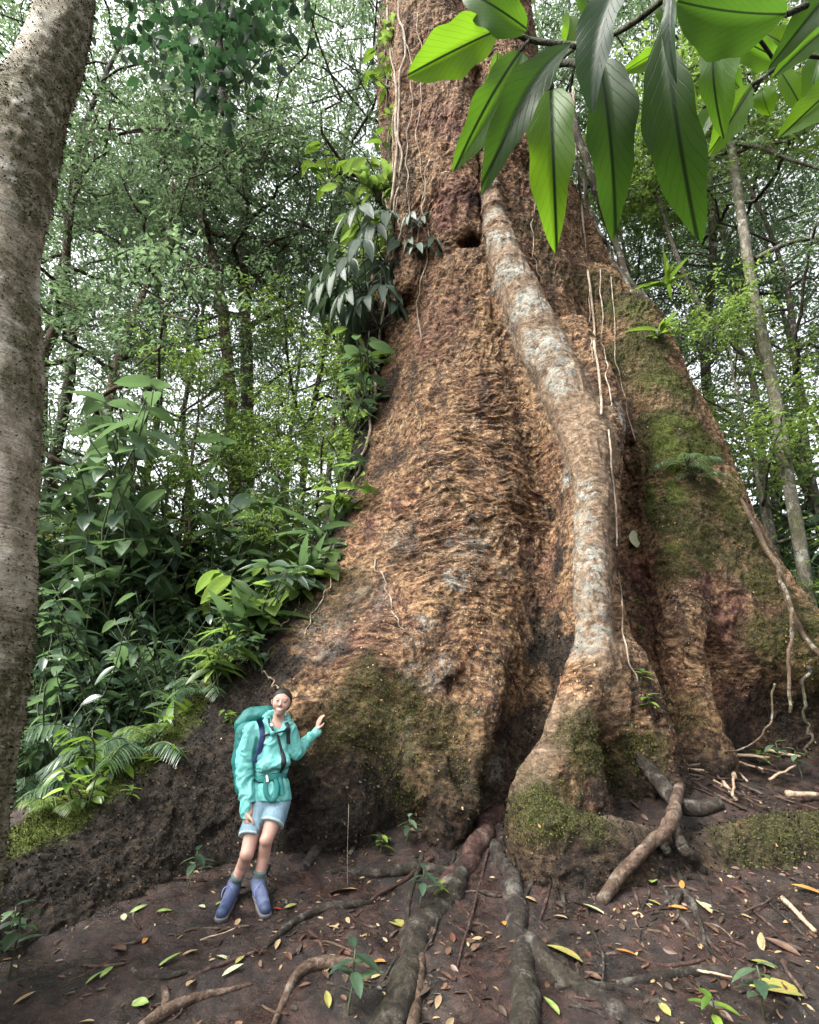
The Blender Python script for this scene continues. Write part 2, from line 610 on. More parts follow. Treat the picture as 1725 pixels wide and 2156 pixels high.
# bulges of the front face
T.chain(PL([(985, 1080, 8.2), (965, 1190, 7.75), (925, 1270, 7.35), (880, 1350, 7.08)]), [.3, .3, .3, .26], .45)
T.chain(PL([(985, 1330, 7.05), (955, 1385, 6.78), (942, 1412, 6.60)]), [.2, .13, .10], .14)
T.chain(PL([(885, 1345, 6.88), (930, 1390, 6.74)]), [.06, .06], .08)
T.chain(PL([(1045, 1400, 7.05), (1040, 1500, 6.6), (1015, 1600, 6.4), (985, 1690, 6.3)]), [.3, .22, .2, .18], .3)
T.chain(PL([(860, 1580, 6.5), (900, 1640, 6.35), (950, 1700, 6.25), (930, 1760, 6.2)]), [.22, .2, .18, .16], .25)
T.chain(PL([(800, 1430, 6.8), (740, 1510, 6.5), (670, 1580, 6.25), (700, 1690, 6.2)]), [.3, .32, .3, .3], .4)
T.chain(PL([(672, 1490, 6.15), (640, 1500, 6.05)]), [.14, .15], .15)
T.chain(PL([(965, 1640, 6.2)])[:1], [.12], .1, True)
# long lobe of the upper trunk that ends above a hole
T.chain(PL([(905, -60, 8.75), (930, 120, 8.75), (950, 280, 8.75), (955, 420, 8.7), (958, 500, 8.68)]), [.5, .5, .55, .55, .38], .3)
T.chain(PL([(880, -60, 8.9), (865, 200, 9.0), (870, 420, 9.0), (860, 600, 8.9)]), [.4, .4, .35, .25], .4)
T.chain(PL([(1080, -60, 8.9), (1060, 150, 8.85), (1075, 330, 8.8)]), [.45, .5, .4], .3)
T.chain([P(990, 520, 8.55)], [.24], .12, True)
T.chain(PL([(1003, 150, 8.6), (1006, 300, 8.62), (1010, 470, 8.6)]), [.12, .16, .16], .15, True)
T.chain(PL([(952, 562, 8.75), (935, 555, 8.75)]), [.16, .12], .1)
# grooves beside the snake root
T.chain(PL([(1090, 720, 8.2), (1130, 880, 7.8), (1172, 1040, 7.45), (1178, 1200, 7.1), (1172, 1350, 6.85), (1150, 1470, 6.7), (1100, 1580, 6.5), (1060, 1660, 6.4)]),
        [.16, .26, .34, .40, .44, .44, .36, .24], .3, True)
T.chain(PL([(1322, 1000, 8.2), (1338, 1120, 7.8), (1352, 1240, 7.5), (1368, 1360, 7.35), (1376, 1480, 7.25), (1385, 1560, 7.2)]), [.14, .28, .44, .54, .54, .4], .3, True)
T.chain(PL([(1530, 1400, 7.9), (1600, 1480, 7.7), (1700, 1540, 7.6), (1800, 1570, 7.6)]), [.3, .6, .85, .9], .35, True)
T.chain(PL([(1290, 860, 8.0), (1320, 920, 8.0)]), [.2, .14], .2)
# the pale snake-like root
sn = np.array([(1062, 150, 8.7, 12), (1036, 310, 8.47, 18), (1038, 430, 8.3, 25), (1068, 550, 8.12, 40), (1108, 650, 7.95, 50), (1148, 740, 7.75, 52), (1190, 830, 7.5, 54),
               (1228, 910, 7.25, 56), (1246, 990, 7.0, 48), (1246, 1090, 6.8, 42), (1246, 1200, 6.62, 42), (1250, 1300, 6.5, 42), (1254, 1400, 6.45, 46), (1262, 1500, 6.55, 40)], float)
snp = PL(sn[:, :3])
dep = (snp - CAM) @ FWD
snr = sn[:, 3] * .90 * dep / FPX
snq = spline(np.column_stack([snp, snr]), 40)
back = snq[:, :3] + np.array([.14, .38, -.02])
T.chain(back[12:], snq[12:, 3] * .9 + .05, .3)
T.chain(back[12:] + np.array([.0, .45, 0]), snq[12:, 3] + .1, .4)
T.chain(snq[:, :3], snq[:, 3], .12)
# second strand to the right of it
T.chain(PL([(1262, 930, 7.3), (1275, 1040, 7.1), (1270, 1180, 6.85), (1285, 1300, 6.75), (1310, 1400, 6.7), (1335, 1480, 6.7)]), [.16, .13, .12, .15, .17, .2], .16)
T.chain(PL([(1205, 690, 8.1), (1250, 800, 7.85), (1275, 900, 7.6), (1272, 980, 7.4)]), [.2, .26, .24, .16], .3)
# swollen foot
T.chain(PL([(1266, 1410, 6.58), (1280, 1500, 6.68), (1305, 1590, 6.86), (1325, 1690, 7.0)]), [.25, .29, .34, .38], .3)
T.chain(PL([(1325, 1400, 6.62), (1355, 1490, 6.68), (1378, 1580, 6.78), (1392, 1670, 6.85)]), [.17, .21, .25, .3], .22)
T.chain(PL([(1230, 1420, 6.42), (1215, 1480, 6.3), (1180, 1530, 6.15)]), [.2, .19, .17], .15)
T.chain(PL([(1330, 1480, 6.6), (1370, 1560, 6.55), (1385, 1610, 6.5), (1420, 1665, 6.35)]), [.2, .2, .15, .11], .15)
# big root sweeping to the right
sw = PL([(1205, 1500, 6.25), (1150, 1555, 6.1), (1116, 1605, 5.95), (1126, 1655, 5.78), (1185, 1698, 5.68), (1270, 1722, 5.70), (1380, 1738, 5.85),
         (1480, 1738, 5.95), (1600, 1732, 6.05), (1725, 1722, 6.15), (1850, 1712, 6.3), (2000, 1712, 6.5)])
sws = spline(sw, 40)
T.fin(sws, np.interp(np.linspace(0, 1, 40), [0, .3, .6, 1], [.17, .14, .13, .2]), np.interp(np.linspace(0, 1, 40), [0, .3, .6, 1], [.3, .25, .26, .35]),
      [float(gz(p[0], p[1])) - .1 for p in sws], 1.0, .1)
TV, TQ = T.mesh()
TV = smooth_mesh(TV, TQ, 2, .5)
# larger undulation, then split once more and wrinkle the bark
N = normals(TV, TQ)
TV = TV + N * (.07 * fbm(TV[:, 0] * .9, TV[:, 1] * .9, TV[:, 2] * .6, 3, 3) + .05 * fbm(TV[:, 0] * 2.6, TV[:, 1] * 2.6, TV[:, 2] * 1.8, 3, 4))[:, None]
keep = TV[TQ].mean(1)[:, 2] > -.8
TV, TQ = subdiv(TV, TQ)
TV = smooth_mesh(TV, TQ, 1, .5)
N = normals(TV, TQ)
_d = TV - CAM; _z = np.maximum(_d @ FWD, .5); _px = 862.5 + _d[:, 0] / _z * FPX; _py = 1078 - (_d @ UPV) / _z * FPX
_v = ((_d * N).sum(1) / np.linalg.norm(_d, axis=1) < .2) & (_px > -80) & (_px < 1810) & (_py > -80) & (_py < 2050)
_f = _v[TQ].any(1)
TV, _qf = subdiv(TV, TQ[_f])
TQ = np.concatenate([TQ[~_f], _qf])
N = normals(TV, TQ)
tbvh = None
del T


def proj(V):
    d = V - CAM
    z = d @ FWD
    return 862.5 + d[:, 0] / z * FPX, 1078 - (d @ UPV) / z * FPX


tq_tri = None
def make_bvh():
    return BVHTree.FromPolygons([tuple(p) for p in TV], [tuple(int(i) for i in q) for q in TQ])

tbvh = make_bvh()


def hit(px, py):
    d = ray(px, py); d = d / np.linalg.norm(d)
    r = tbvh.ray_cast(Vector(CAM), Vector(d))
    if r[0] is None: return None, None
    return np.array(r[0]), np.array(r[1])


def blobs(lst, V, nz=.45, f=1.6, seed=0):
    m = np.zeros(len(V))
    nn = fbm(V[:, 0] * f, V[:, 1] * f, V[:, 2] * f, 4, seed)
    for (px, py, r, s) in lst:
        h_, n_ = hit(px, py)
        if h_ is None: continue
        d = np.linalg.norm((V - h_) * np.array([1, .8, 1]), axis=1) / r
        m = np.maximum(m, s * np.clip(1.5 * (1 - d + nz * 1.6 * nn), 0, 1))
    return m


x, y, z = TV[:, 0], TV[:, 1], TV[:, 2]
hg = z - gz(x, y)
# distance to the pale root centre line: that strand is smooth barked
ds = np.full(len(TV), 9.0)
for i in range(0, 40):
    ds = np.minimum(ds, np.linalg.norm(TV - snq[i, :3], axis=1) - snq[i, 3])
for p in sws[:26]:
    ds = np.minimum(ds, np.linalg.norm(TV - p, axis=1) - .14)
pale = sst(.14, .02, ds)
fold = blobs([(920, 1000, 1.3, 1), (1050, 1050, 1.0, 1), (880, 1130, 1.0, 1), (1020, 900, 1.2, .8), (960, 1200, 1.0, .7)], TV, .3)
# domain-warped ridged wrinkles, lying flat across the bulging face, upright elsewhere
wx = .5 * fbm(x * 1.3, y * 1.3, z * 1.3, 3, 21); wz = .55 * fbm(x * 1.1, y * 1.1, z * 1.1, 3, 22)
r1 = 1 - np.abs(fbm(x * 2.2 + wx, y * 2.2, (z + wz) * 7.5, 4, 31)) * 2.2
r2 = 1 - np.abs(fbm((x + wx) * 6.5, y * 6.5, z * 1.7 + wz, 4, 32)) * 2.2
r3 = fbm(x * 11, y * 11, z * 7, 4, 33)
r4 = 1 - np.abs(fbm((x + wz * .6) * 5.5, y * 5.5, (z + wx * .6) * 4.5, 4, 34)) * 2.4
r5 = 1 - np.abs(fbm(x * 9 + wz * 3, y * 9, z * 13 + wx * 3, 3, 35)) * 2.6
disp = fold * (.080 * r1 + .02 * r4) + (1 - fold) * ((.026 + .04 * sst(6, 9, z)) * r2 + .036 * r4) + (.005 + .012 * sst(-.1, .25, fbm(x * .9, y * .9, z * .7, 3, 95))) * (r3 + .5 * r5)
r6 = 1 - np.abs(fbm(x * 8 + wz * 2, y * 8, z * 1.8, 3, 36)) * 2.4
disp = disp * (1 - .85 * pale) + pale * (.014 * r3 + .020 * r6 + .03 * fbm(x * 2.4, y * 2.4, z * 2.4, 2, 37))
TV = TV + N * (disp - .02)[:, None]
x, y, z = TV[:, 0], TV[:, 1], TV[:, 2]

moss = blobs([(1250, 600, .8, .7), (1480, 1150, .5, .9), (1360, 720, .8, 1), (1540, 1180, .6, .9), (1620, 1330, .5, .8), (1400, 900, .6, 1), (1330, 640, .9, .9), (1300, 760, .8, .9), (1390, 800, .8, .9), (1420, 930, .8, 1), (1410, 1080, .45, 1), (1425, 1200, .4, .8), (1500, 1050, .7, .8),
              (1560, 1130, .7, .85), (1600, 1220, .7, .9), (1480, 950, .6, .9), (1690, 1300, .5, .8), (1450, 1500, .4, .5), (1720, 1400, .6, .6),
              (800, 1480, .7, .75), (720, 1520, .55, .7), (860, 1560, .7, .55), (960, 1600, .5, .3), (1235, 1560, .32, .75), (1130, 1690, .35, 1), (1180, 1725, .32, 1), (1250, 1745, .3, .9),
              (1300, 1720, .35, .8), (1340, 1570, .35, .7), (1270, 1600, .35, .7), (1650, 1740, .5, .7), (1720, 1740, .5, .8), (1560, 1770, .4, .5),
              (1180, 560, .6, .5), (1120, 480, .5, .45), (840, 400, .8, .35),
              (700, 1250, .6, .4), (820, 260, .9, .3)], TV, .5, 1.9, 41)
top = sst(.68, .9, N[:, 2] + .25 * fbm(x * 3, y * 3, z * 3, 3, 61)) * sst(3.5, 1.2, z) * sst(-.9, -1.8, x)
rdist = np.min([np.linalg.norm(TV - p, axis=1) for p in spline(lrs[16:], 80)], axis=0)
top = top * sst(.42, .22, rdist + .2 * fbm(x * 4, y * 4, z * 4, 3, 64))
moss = np.maximum(moss, top)
# moss cushions stand proud of the bark
mbump = np.abs(fbm(x * 9, y * 9, z * 9, 3, 51))
TV = TV + N * (np.clip(moss, 0, 1) * (.012 + .06 * mbump))[:, None]
mossb = np.maximum(top, blobs([(1390, 800, .5, .5), (1420, 930, .55, .9), (1412, 1050, .3, .9), (1420, 1160, .25, .7), (1475, 960, .5, .6), (1540, 1060, .4, .5), (1140, 1650, .3, .25), (1330, 640, .5, .5)], TV, 1.1, 3.6, 47))
mossb = np.maximum(mossb, sst(.26, .12, rdist + .2 * fbm(x * 5, y * 5, z * 5, 3, 63)) * sst(-1.2, -2.0, x) * sst(-.1, .4, N[:, 2]) * .8)
moss = np.maximum(moss, mossb * .95)
lich = blobs([(1045, 440, .3, .8), (1052, 500, .4, 1), (1070, 560, .45, 1), (1100, 640, .45, 1), (1135, 710, .45, 1), (1175, 780, .4, .9), (1225, 1330, .3, .7), (1235, 1040, .3, .8), (1220, 1090, .3, .8), (1235, 1160, .35, 1), (1225, 1250, .25, .6), (1240, 1300, .35, .5),
              (900, 1310, .2, .8), (960, 1220, .16, .7), (872, 1350, .16, .7), (940, 1395, .14, .7), (1300, 850, .3, .7), (1310, 890, .2, .8), (840, 1150, .3, .3), (880, 1430, .3, .35), (760, 1250, .4, .28),
              (1000, 1140, .4, .3), (850, 1560, .35, .3), (1200, 1000, .2, .7), (1150, 640, .4, .3), (1040, 1620, .2, .5), (700, 1330, .4, .28), (1060, 1210, .2, .3)], TV, .8, 3.2, 42)
dirt_shade = np.maximum(sst(1.0, .1, hg + .35 * fbm(x * 2, y * 2, z * 2, 3, 44)) * .9,  # soil on base and left wall, plus shade painted into grooves and hollows
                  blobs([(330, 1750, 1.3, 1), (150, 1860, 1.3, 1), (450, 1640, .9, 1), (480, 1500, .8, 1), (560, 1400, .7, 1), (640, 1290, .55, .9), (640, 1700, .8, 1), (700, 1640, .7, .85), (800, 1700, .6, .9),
                         (820, 980, .45, .7), (770, 1030, .5, .8), (820, 820, .4, .8), (835, 650, .6, .8), (840, 520, .6, .6), (1160, 1420, .45, .8), (1120, 1560, .5, .9), (1172, 1080, .3, .8), (1180, 1180, .32, .9), (1182, 1280, .35, 1), (1175, 1380, .4, 1), (1130, 800, .2, .6), (1085, 690, .2, .6), (1345, 1240, .3, .5), (1350, 1440, .4, .6),  # spots along the pale root's gully and right hollow paint in their shade
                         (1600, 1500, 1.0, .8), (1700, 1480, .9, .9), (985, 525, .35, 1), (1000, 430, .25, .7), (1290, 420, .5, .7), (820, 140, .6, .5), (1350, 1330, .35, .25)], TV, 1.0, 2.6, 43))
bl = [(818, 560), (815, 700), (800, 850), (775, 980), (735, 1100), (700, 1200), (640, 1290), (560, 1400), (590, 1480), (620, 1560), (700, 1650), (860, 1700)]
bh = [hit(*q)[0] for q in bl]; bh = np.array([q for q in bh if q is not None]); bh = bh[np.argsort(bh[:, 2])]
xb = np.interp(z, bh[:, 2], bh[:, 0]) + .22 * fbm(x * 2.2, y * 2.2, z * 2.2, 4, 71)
dirt_shade = np.maximum(dirt_shade, sst(.12, -.12, x - xb) * (z < 12) * sst(11.5, 9, z))
redm = blobs([(1470, 1200, .55, 1), (1550, 1300, .6, .9), (1620, 1290, .5, .9), (1360, 1300, .5, .9), (1340, 1200, .4, .8), (1390, 1400, .5, .7), (950, 420, .8, .8), (950, 250, .8, .5), (900, 700, .7, .5),
              (820, 1080, .6, .6), (1280, 1150, .3, .8), (1180, 900, .5, .4), (1220, 560, .7, .5), (760, 1300, .7, .5), (1130, 1180, .4, .6), (1560, 1500, .8, .5)], TV, .8, 1.7, 45)

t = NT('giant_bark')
v = t.coord('Object')
vw = t.warp(v, .8, .7); vw = t.warp(vw, 6, .04)
mp = t.n('ShaderNodeMapping'); mp.inputs['Scale'].default_value = (1, 1, 1.9); t.l(vw, mp.inputs['Vector']); vs = mp.outputs['Vector']
n1 = t.noise(v, 1.6, 5, .6, .6); n2 = t.noise(vs, 8, 8, .72, .5); n3 = t.noise(vs, 30, 6, .75, .3); n4 = t.noise(v, 80, 4, .75)
c = t.ramp(n2, [(.36, (.014, .007, .004)), (.43, (.085, .047, .024)), (.50, (.22, .130, .064)), (.58, (.34, .215, .112)), (.69, (.50, .37, .23))])
c = t.mix(t.ramp(n1, [(.42, 0), (.66, .75)]), c, t.ramp(n2, [(.36, (.012, .006, .004)), (.52, (.165, .072, .036)), (.70, (.34, .18, .10))]))
c = t.mix(t.ramp(n3, [(.34, .8), (.43, 0)]), c, (.020, .011, .007))
stk = t.noise(t.coord('Object', (1, 1, .22)), 2.6, 5, .6, .3)
c = t.mix(t.ramp(stk, [(.36, .8), (.50, 0)]), c, t.ramp(n2, [(.36, (.008, .005, .0035)), (.55, (.060, .034, .021)), (.70, (.17, .115, .075))]))
lspot = t.ramp(t.noise(v, 26, 5, .7), [(.58, 0), (.63, 1)])
c = t.mix(t.math('MULTIPLY', lspot, t.ramp(t.noise(v, 1.3, 4, .6), [(.45, 0), (.62, .85)])), c, (.40, .37, .29))
crk = t.math('ABSOLUTE', t.math('SUBTRACT', t.noise(vs, 3.4, 8, .75, .4), .5))
c = t.mix(t.ramp(crk, [(.003, .9), (.016, 0)]), c, (.007, .004, .003))
rf = t.math('MULTIPLY', t.attr('red'), t.ramp(n1, [(.3, .35), (.6, .95)]))
c = t.mix(rf, c, t.ramp(n2, [(.36, (.022, .007, .007)), (.52, (.10, .034, .030)), (.68, (.24, .095, .082))]))
pc = t.ramp(n2, [(.32, (.040, .026, .016)), (.43, (.13, .088, .053)), (.55, (.23, .165, .108)), (.68, (.40, .33, .25))])
c = t.mix(t.math('MULTIPLY', t.attr('pale'), .8), c, pc)
df = t.math('MULTIPLY', t.attr('dirt_shade'), t.ramp(n2, [(.3, 1.0), (.75, .88)]))
c = t.mix(df, c, t.ramp(n3, [(.3, (.0035, .0028, .002)), (.6, (.014, .011, .008)), (.78, (.045, .036, .026))]))  # one dark tone for the soil and for the painted groove shade
lf = t.math('MULTIPLY', t.attr('lichen'), t.ramp(t.noise(v, 11, 7, .72), [(.47, 0), (.505, .95)]))
c = t.mix(lf, c, t.ramp(n3, [(.3, (.15, .15, .125)), (.7, (.42, .43, .38))]))
mf = t.math('MULTIPLY', t.attr('moss'), t.ramp(t.noise(v, 7, 6, .7), [(.30, .35), (.48, 1)]))
mc = t.ramp(n3, [(.30, (.005, .0055, .002)), (.5, (.030, .030, .009)), (.70, (.12, .115, .028))])
mc = t.mix(t.attr('mossb'), mc, t.ramp(n3, [(.30, (.018, .026, .005)), (.5, (.075, .105, .018)), (.70, (.19, .23, .05))]))
c = t.mix(mf, c, mc)
fl = t.math('MULTIPLY', t.ramp(n4, [(.63, 0), (.68, .45)]), t.math('SUBTRACT', 1.0, t.attr('dirt_shade')))
c = t.mix(fl, c, (.46, .36, .26))
h = t.math('ADD', t.math('MULTIPLY', n2, 1.0), t.math('MULTIPLY', n3, .5))
h = t.math('ADD', h, t.ramp(crk, [(.0, 0), (.03, .35)])); bp = t.bump(h, .055, 1.0); bp = t.bump(n4, .010, .8, bp)
M_bark = t.finish(t.principled(c, .82, bp, .25))

giant = empty('giant_tree', (AX, AY, 1.0))
tag(giant, 'giant buttressed rainforest tree with reddish brown wrinkled bark behind the hiker', 'tree')
TVl = TV - np.array([AX, AY, 1.0])
FACE = (fold, pale, dirt_shade, moss, mossb)
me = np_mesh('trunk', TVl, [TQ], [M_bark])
for nm, val in (('moss', moss), ('lichen', lich), ('dirt_shade', dirt_shade), ('red', redm), ('pale', pale), ('mossb', mossb)):
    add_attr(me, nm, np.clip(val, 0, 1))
trunk = link('trunk', me, giant)
tbvh = make_bvh()

# loose bark flakes and moss tufts that stand off the surface (each one ragged coat)
vis = ((TV - CAM) * N).sum(1) < 0
px_, py_ = proj(TV)
vis &= (px_ > -60) & (px_ < 1800) & (py_ > -60) & (py_ < 1900)
def coat(w_, n, size, out, name, mats, tip=(0, 0, -1.0), shape=None, flat=.25):
    w_ = np.where(vis, np.clip(w_, 0, 1), 0)
    dq = np.maximum(((TV - CAM) @ FWD), 3)
    w_ = w_ / dq ** .5
    k = rng.choice(len(TV), n, p=w_ / w_.sum())
    d = np.asarray(tip) + rng.normal(0, .55, (n, 3)); nn_ = N[k]
    d = d - nn_ * (d * nn_).sum(1, keepdims=True) * .9 + nn_ * rng.uniform(0, out, n)[:, None]
    d /= np.linalg.norm(d, axis=1, keepdims=True)
    z_ = nn_ - d * (nn_ * d).sum(1, keepdims=True)
    z_ /= np.linalg.norm(z_, axis=1, keepdims=True) + 1e-6
    x_ = np.cross(d, z_)
    M = np.stack([x_, d, z_], -1)
    mb = MB()
    mb.cloud(shape, TV[k] + nn_ * .004 + rng.normal(0, .012, (n, 3)) - GLOC, M, rng.uniform(.4, 1.5, n) * size)
    return mb.build(name, mats, giant)
GLOC = np.array([AX, AY, 1.0])
FLAKE = (np.array([(0, 0, 0), (-.30, .35, .05), (.28, .3, .04), (-.22, .8, .10), (.26, .85, .12), (.02, 1.05, .2)], float), np.array([(0, 2, 1), (1, 2, 4), (1, 4, 3), (3, 4, 5)]))
t = NT('bark_flake'); g = t.n('ShaderNodeNewGeometry')
M_flake = t.finish(t.principled(t.ramp(g.outputs['Random Per Island'], [(0, (.020, .010, .006)), (.3, (.075, .038, .021)), (.6, (.20, .11, .056)), (.88, (.28, .17, .09)), (1, (.38, .28, .19))]), .85, None, .2))
coat((1 - dirt_shade) * (1 - pale) * (1 - .8 * np.clip(moss, 0, 1)) * sst(-.05, .3, fbm(x * 2.2, y * 2.2, z * 2.2, 4, 91)) + .01, 6000, .024, .3, 'bark_flakes', [M_flake], shape=FLAKE)
TUFT = (np.array([(0, 0, 0), (-.16, .45, .05), (0, .5, -.02), (.16, .45, .05), (0, 1, -.1)], float), np.array([(0, 2, 1), (0, 3, 2), (1, 2, 4), (2, 3, 4)]))
t = NT('giant_moss'); g = t.n('ShaderNodeNewGeometry')
M_gmoss = t.finish(t.principled(t.ramp(g.outputs['Random Per Island'], [(0, (.008, .009, .003)), (.45, (.034, .037, .010)), (.8, (.070, .076, .018)), (1, (.11, .12, .03))]), .95, None, .1))
coat(np.clip(moss, 0, 1) ** 1.5, 120000, .018, 1.2, 'moss', [M_gmoss], (0, 0, -.5), TUFT)
t = NT('bright_moss'); g = t.n('ShaderNodeNewGeometry')
M_bmoss = t.finish(t.principled(t.ramp(g.outputs['Random Per Island'], [(0, (.02, .028, .006)), (.5, (.06, .085, .016)), (1, (.125, .155, .035))]), .95, None, .1))
coat(np.clip(mossb, 0, 1) ** 1.5, 38000, .017, 1.3, 'moss', [M_bmoss], (0, 0, -.4), TUFT)
t = NT('soil_crumb'); g = t.n('ShaderNodeNewGeometry')
M_crumb = t.finish(t.principled(t.ramp(g.outputs['Random Per Island'], [(0, (.004, .003, .0025)), (.6, (.014, .011, .008)), (.92, (.032, .026, .019)), (1, (.07, .06, .045))]), .95, None, .1))
coat(np.clip(dirt_shade, 0, 1) ** 2, 26000, .022, 1.2, 'soil_crust', [M_crumb], (0, 0, -.3), FLAKE)  # crumbs follow the whole mask, soil and painted shade alike
# ------------------------------------------------------------------ foliage
def leaf_tmpl(nl=6, nw=2, width=.36, peak=.45, curl=.18, fold=.12, pleat=0, tipw=1.0, side=1):
    """a blade along +Y, unit long: rows along the length, nw cells each side of the midrib."""
    V = []
    for i in range(nl + 1):
        u = i / nl
        wv = (math.sin(math.pi * u ** (math.log(.5) / math.log(peak)))) ** (.8 * tipw) * width * .5 if 0 < u < 1 else .004
        zc = -curl * u * u
        for j in range(-nw, nw + 1):
            a = j / nw
            zp = fold * wv * abs(a) * 2 - .25 * fold * wv * a * a * 4
            if pleat: zp += pleat * wv * math.cos(a * math.pi * 4) * (1 if 0 < u < 1 else 0)
            V.append((a * wv, u, zc + zp))
    k = 2 * nw + 1
    F = [(i * k + j, i * k + j + 1, (i + 1) * k + j + 1, (i + 1) * k + j) for i in range(nl) for j in range(2 * nw)]
    return np.array(V), np.array(F)


L_TINY = (np.array([(0, 0, 0), (-.21, .45, .05), (0, .5, -.02), (.21, .45, .05), (0, 1, -.12)], float), np.array([(0, 2, 1), (0, 3, 2), (1, 2, 4), (2, 3, 4)]))
L_MID = leaf_tmpl(4, 1, .40, .48, .22, .22)
L_BIG = leaf_tmpl(7, 2, .42, .45, .28, .25)
L_LONG = leaf_tmpl(7, 1, .17, .42, .45, .25)
L_PLEAT = leaf_tmpl(8, 4, .34, .5, .55, .12, .30)
L_ROUND = leaf_tmpl(5, 2, .72, .40, .18, .2)
L_STRIP = leaf_tmpl(4, 1, .10, .4, .3, .3)


def foliage_mat(name, dark, mid, light, rough=.38, transl=.4, tcol=(.16, .30, .03), spec=.5, vein=0.0):
    t = NT(name)
    g = t.n('ShaderNodeNewGeometry'); oi = t.n('ShaderNodeObjectInfo')
    r = t.math('FRACT', t.math('ADD', g.outputs['Random Per Island'], t.math('MULTIPLY', oi.outputs['Random'], .37)))
    c = t.ramp(r, [(0, dark), (.55, mid), (.9, light), (1, tuple(min(1, q * 1.5) for q in light))])
    v = t.coord('Object')
    n = t.noise(v, 22, 3)
    c = t.mix(t.ramp(n, [(.35, .35), (.65, 0)]), c, tuple(q * .5 for q in dark))
    b = t.principled(c, rough, None, spec)
    tr = t.n('ShaderNodeBsdfTranslucent')
    t.l(t.mix(.5, c, tcol), tr.inputs['Color'])
    ms = t.n('ShaderNodeMixShader'); ms.inputs[0].default_value = transl
    t.l(b.outputs[0], ms.inputs[1]); t.l(tr.outputs[0], ms.inputs[2])
    return t.finish(ms)


F_CANOPY = foliage_mat('canopy_leaf', (.018, .038, .020), (.056, .090, .046), (.12, .165, .075), .42, .52, (.20, .31, .14))
F_LIGHT = foliage_mat('light_leaf', (.03, .066, .018), (.085, .14, .034), (.16, .21, .055), .42, .55, (.26, .40, .07))
F_ROUND = foliage_mat('round_leaf', (.008, .026, .014), (.018, .045, .022), (.035, .07, .03), .5, .35, (.05, .12, .04), .3)
F_UNDER = foliage_mat('understorey_leaf', (.020, .042, .026), (.052, .092, .054), (.10, .155, .085), .30, .38, (.20, .34, .11), .8)
F_BRIGHT = foliage_mat('bright_leaf', (.045, .095, .015), (.10, .18, .025), (.17, .26, .04), .38, .4, (.22, .36, .04))
F_SILVER = foliage_mat('pleated_leaf', (.028, .055, .030), (.06, .095, .060), (.12, .16, .12), .48, .3, (.14, .22, .10), .4)


def bark_mat(name, cols, moss=.3, scale=(1, 1, .35), lich=.4, rings=False):
    t = NT(name)
    v = t.coord('Object'); vs = t.coord('Object', scale)
    n1 = t.noise(v, 1.4, 5, .6, .4); n2 = t.noise(vs, 11, 6, .65, .8); n3 = t.noise(v, 40, 5, .7)
    c = t.ramp(n2, [(.3, cols[0]), (.5, cols[1]), (.7, cols[2])])
    c = t.mix(t.ramp(n3, [(.3, .7), (.5, 0)]), c, tuple(q * .3 for q in cols[0]))
    h = t.math('ADD', n2, t.math('MULTIPLY', n3, .4))
    if rings:
        vr = t.coord('Object', (.5, .5, 9))
        nr = t.noise(vr, 3.2, 4, .6, 1.5)
        lines = t.ramp(nr, [(.40, .75), (.47, 0)])
        c = t.mix(lines, c, tuple(q * .35 for q in cols[0]))
        h = t.math('ADD', h, t.math('MULTIPLY', nr, .35))
    if lich:
        lf = t.ramp(t.noise(v, 5.5, 6, .7), [(.55, 0), (.62, lich)])
        c = t.mix(lf, c, (.36, .37, .32))
    if moss:
        mf = t.math('MULTIPLY', t.ramp(n1, [(.42, 0), (.60, moss)]), t.ramp(n2, [(.3, 1), (.8, .4)]))
        c = t.mix(mf, c, t.ramp(n3, [(.3, (.012, .015, .005)), (.55, (.045, .05, .014)), (.75, (.11, .12, .03))]))
    return t.finish(t.principled(c, .85, t.bump(h, .03, 1.0), .2))


B_DARK = bark_mat('dark_bark', [(.012, .010, .008), (.04, .032, .025), (.09, .075, .058)], .45)
B_PALE = bark_mat('mossy_bark', [(.03, .028, .02), (.10, .09, .07), (.22, .205, .165)], .75, (1, 1, .5), .6)
B_BROWN = bark_mat('brown_bark', [(.02, .013, .009), (.065, .042, .028), (.13, .09, .06)], .35)
t = NT('green_stem')
M_STEM = t.finish(t.principled((.030, .045, .016), .6, None, .4))


def rdir(n, spread=1.0, z0=0.0):
    a = rng.uniform(0, 2 * math.pi, n); zv = rng.normal(z0, spread * .5, n)
    d = np.stack([np.cos(a), np.sin(a), zv], -1)
    return d / np.linalg.norm(d, axis=1, keepdims=True)


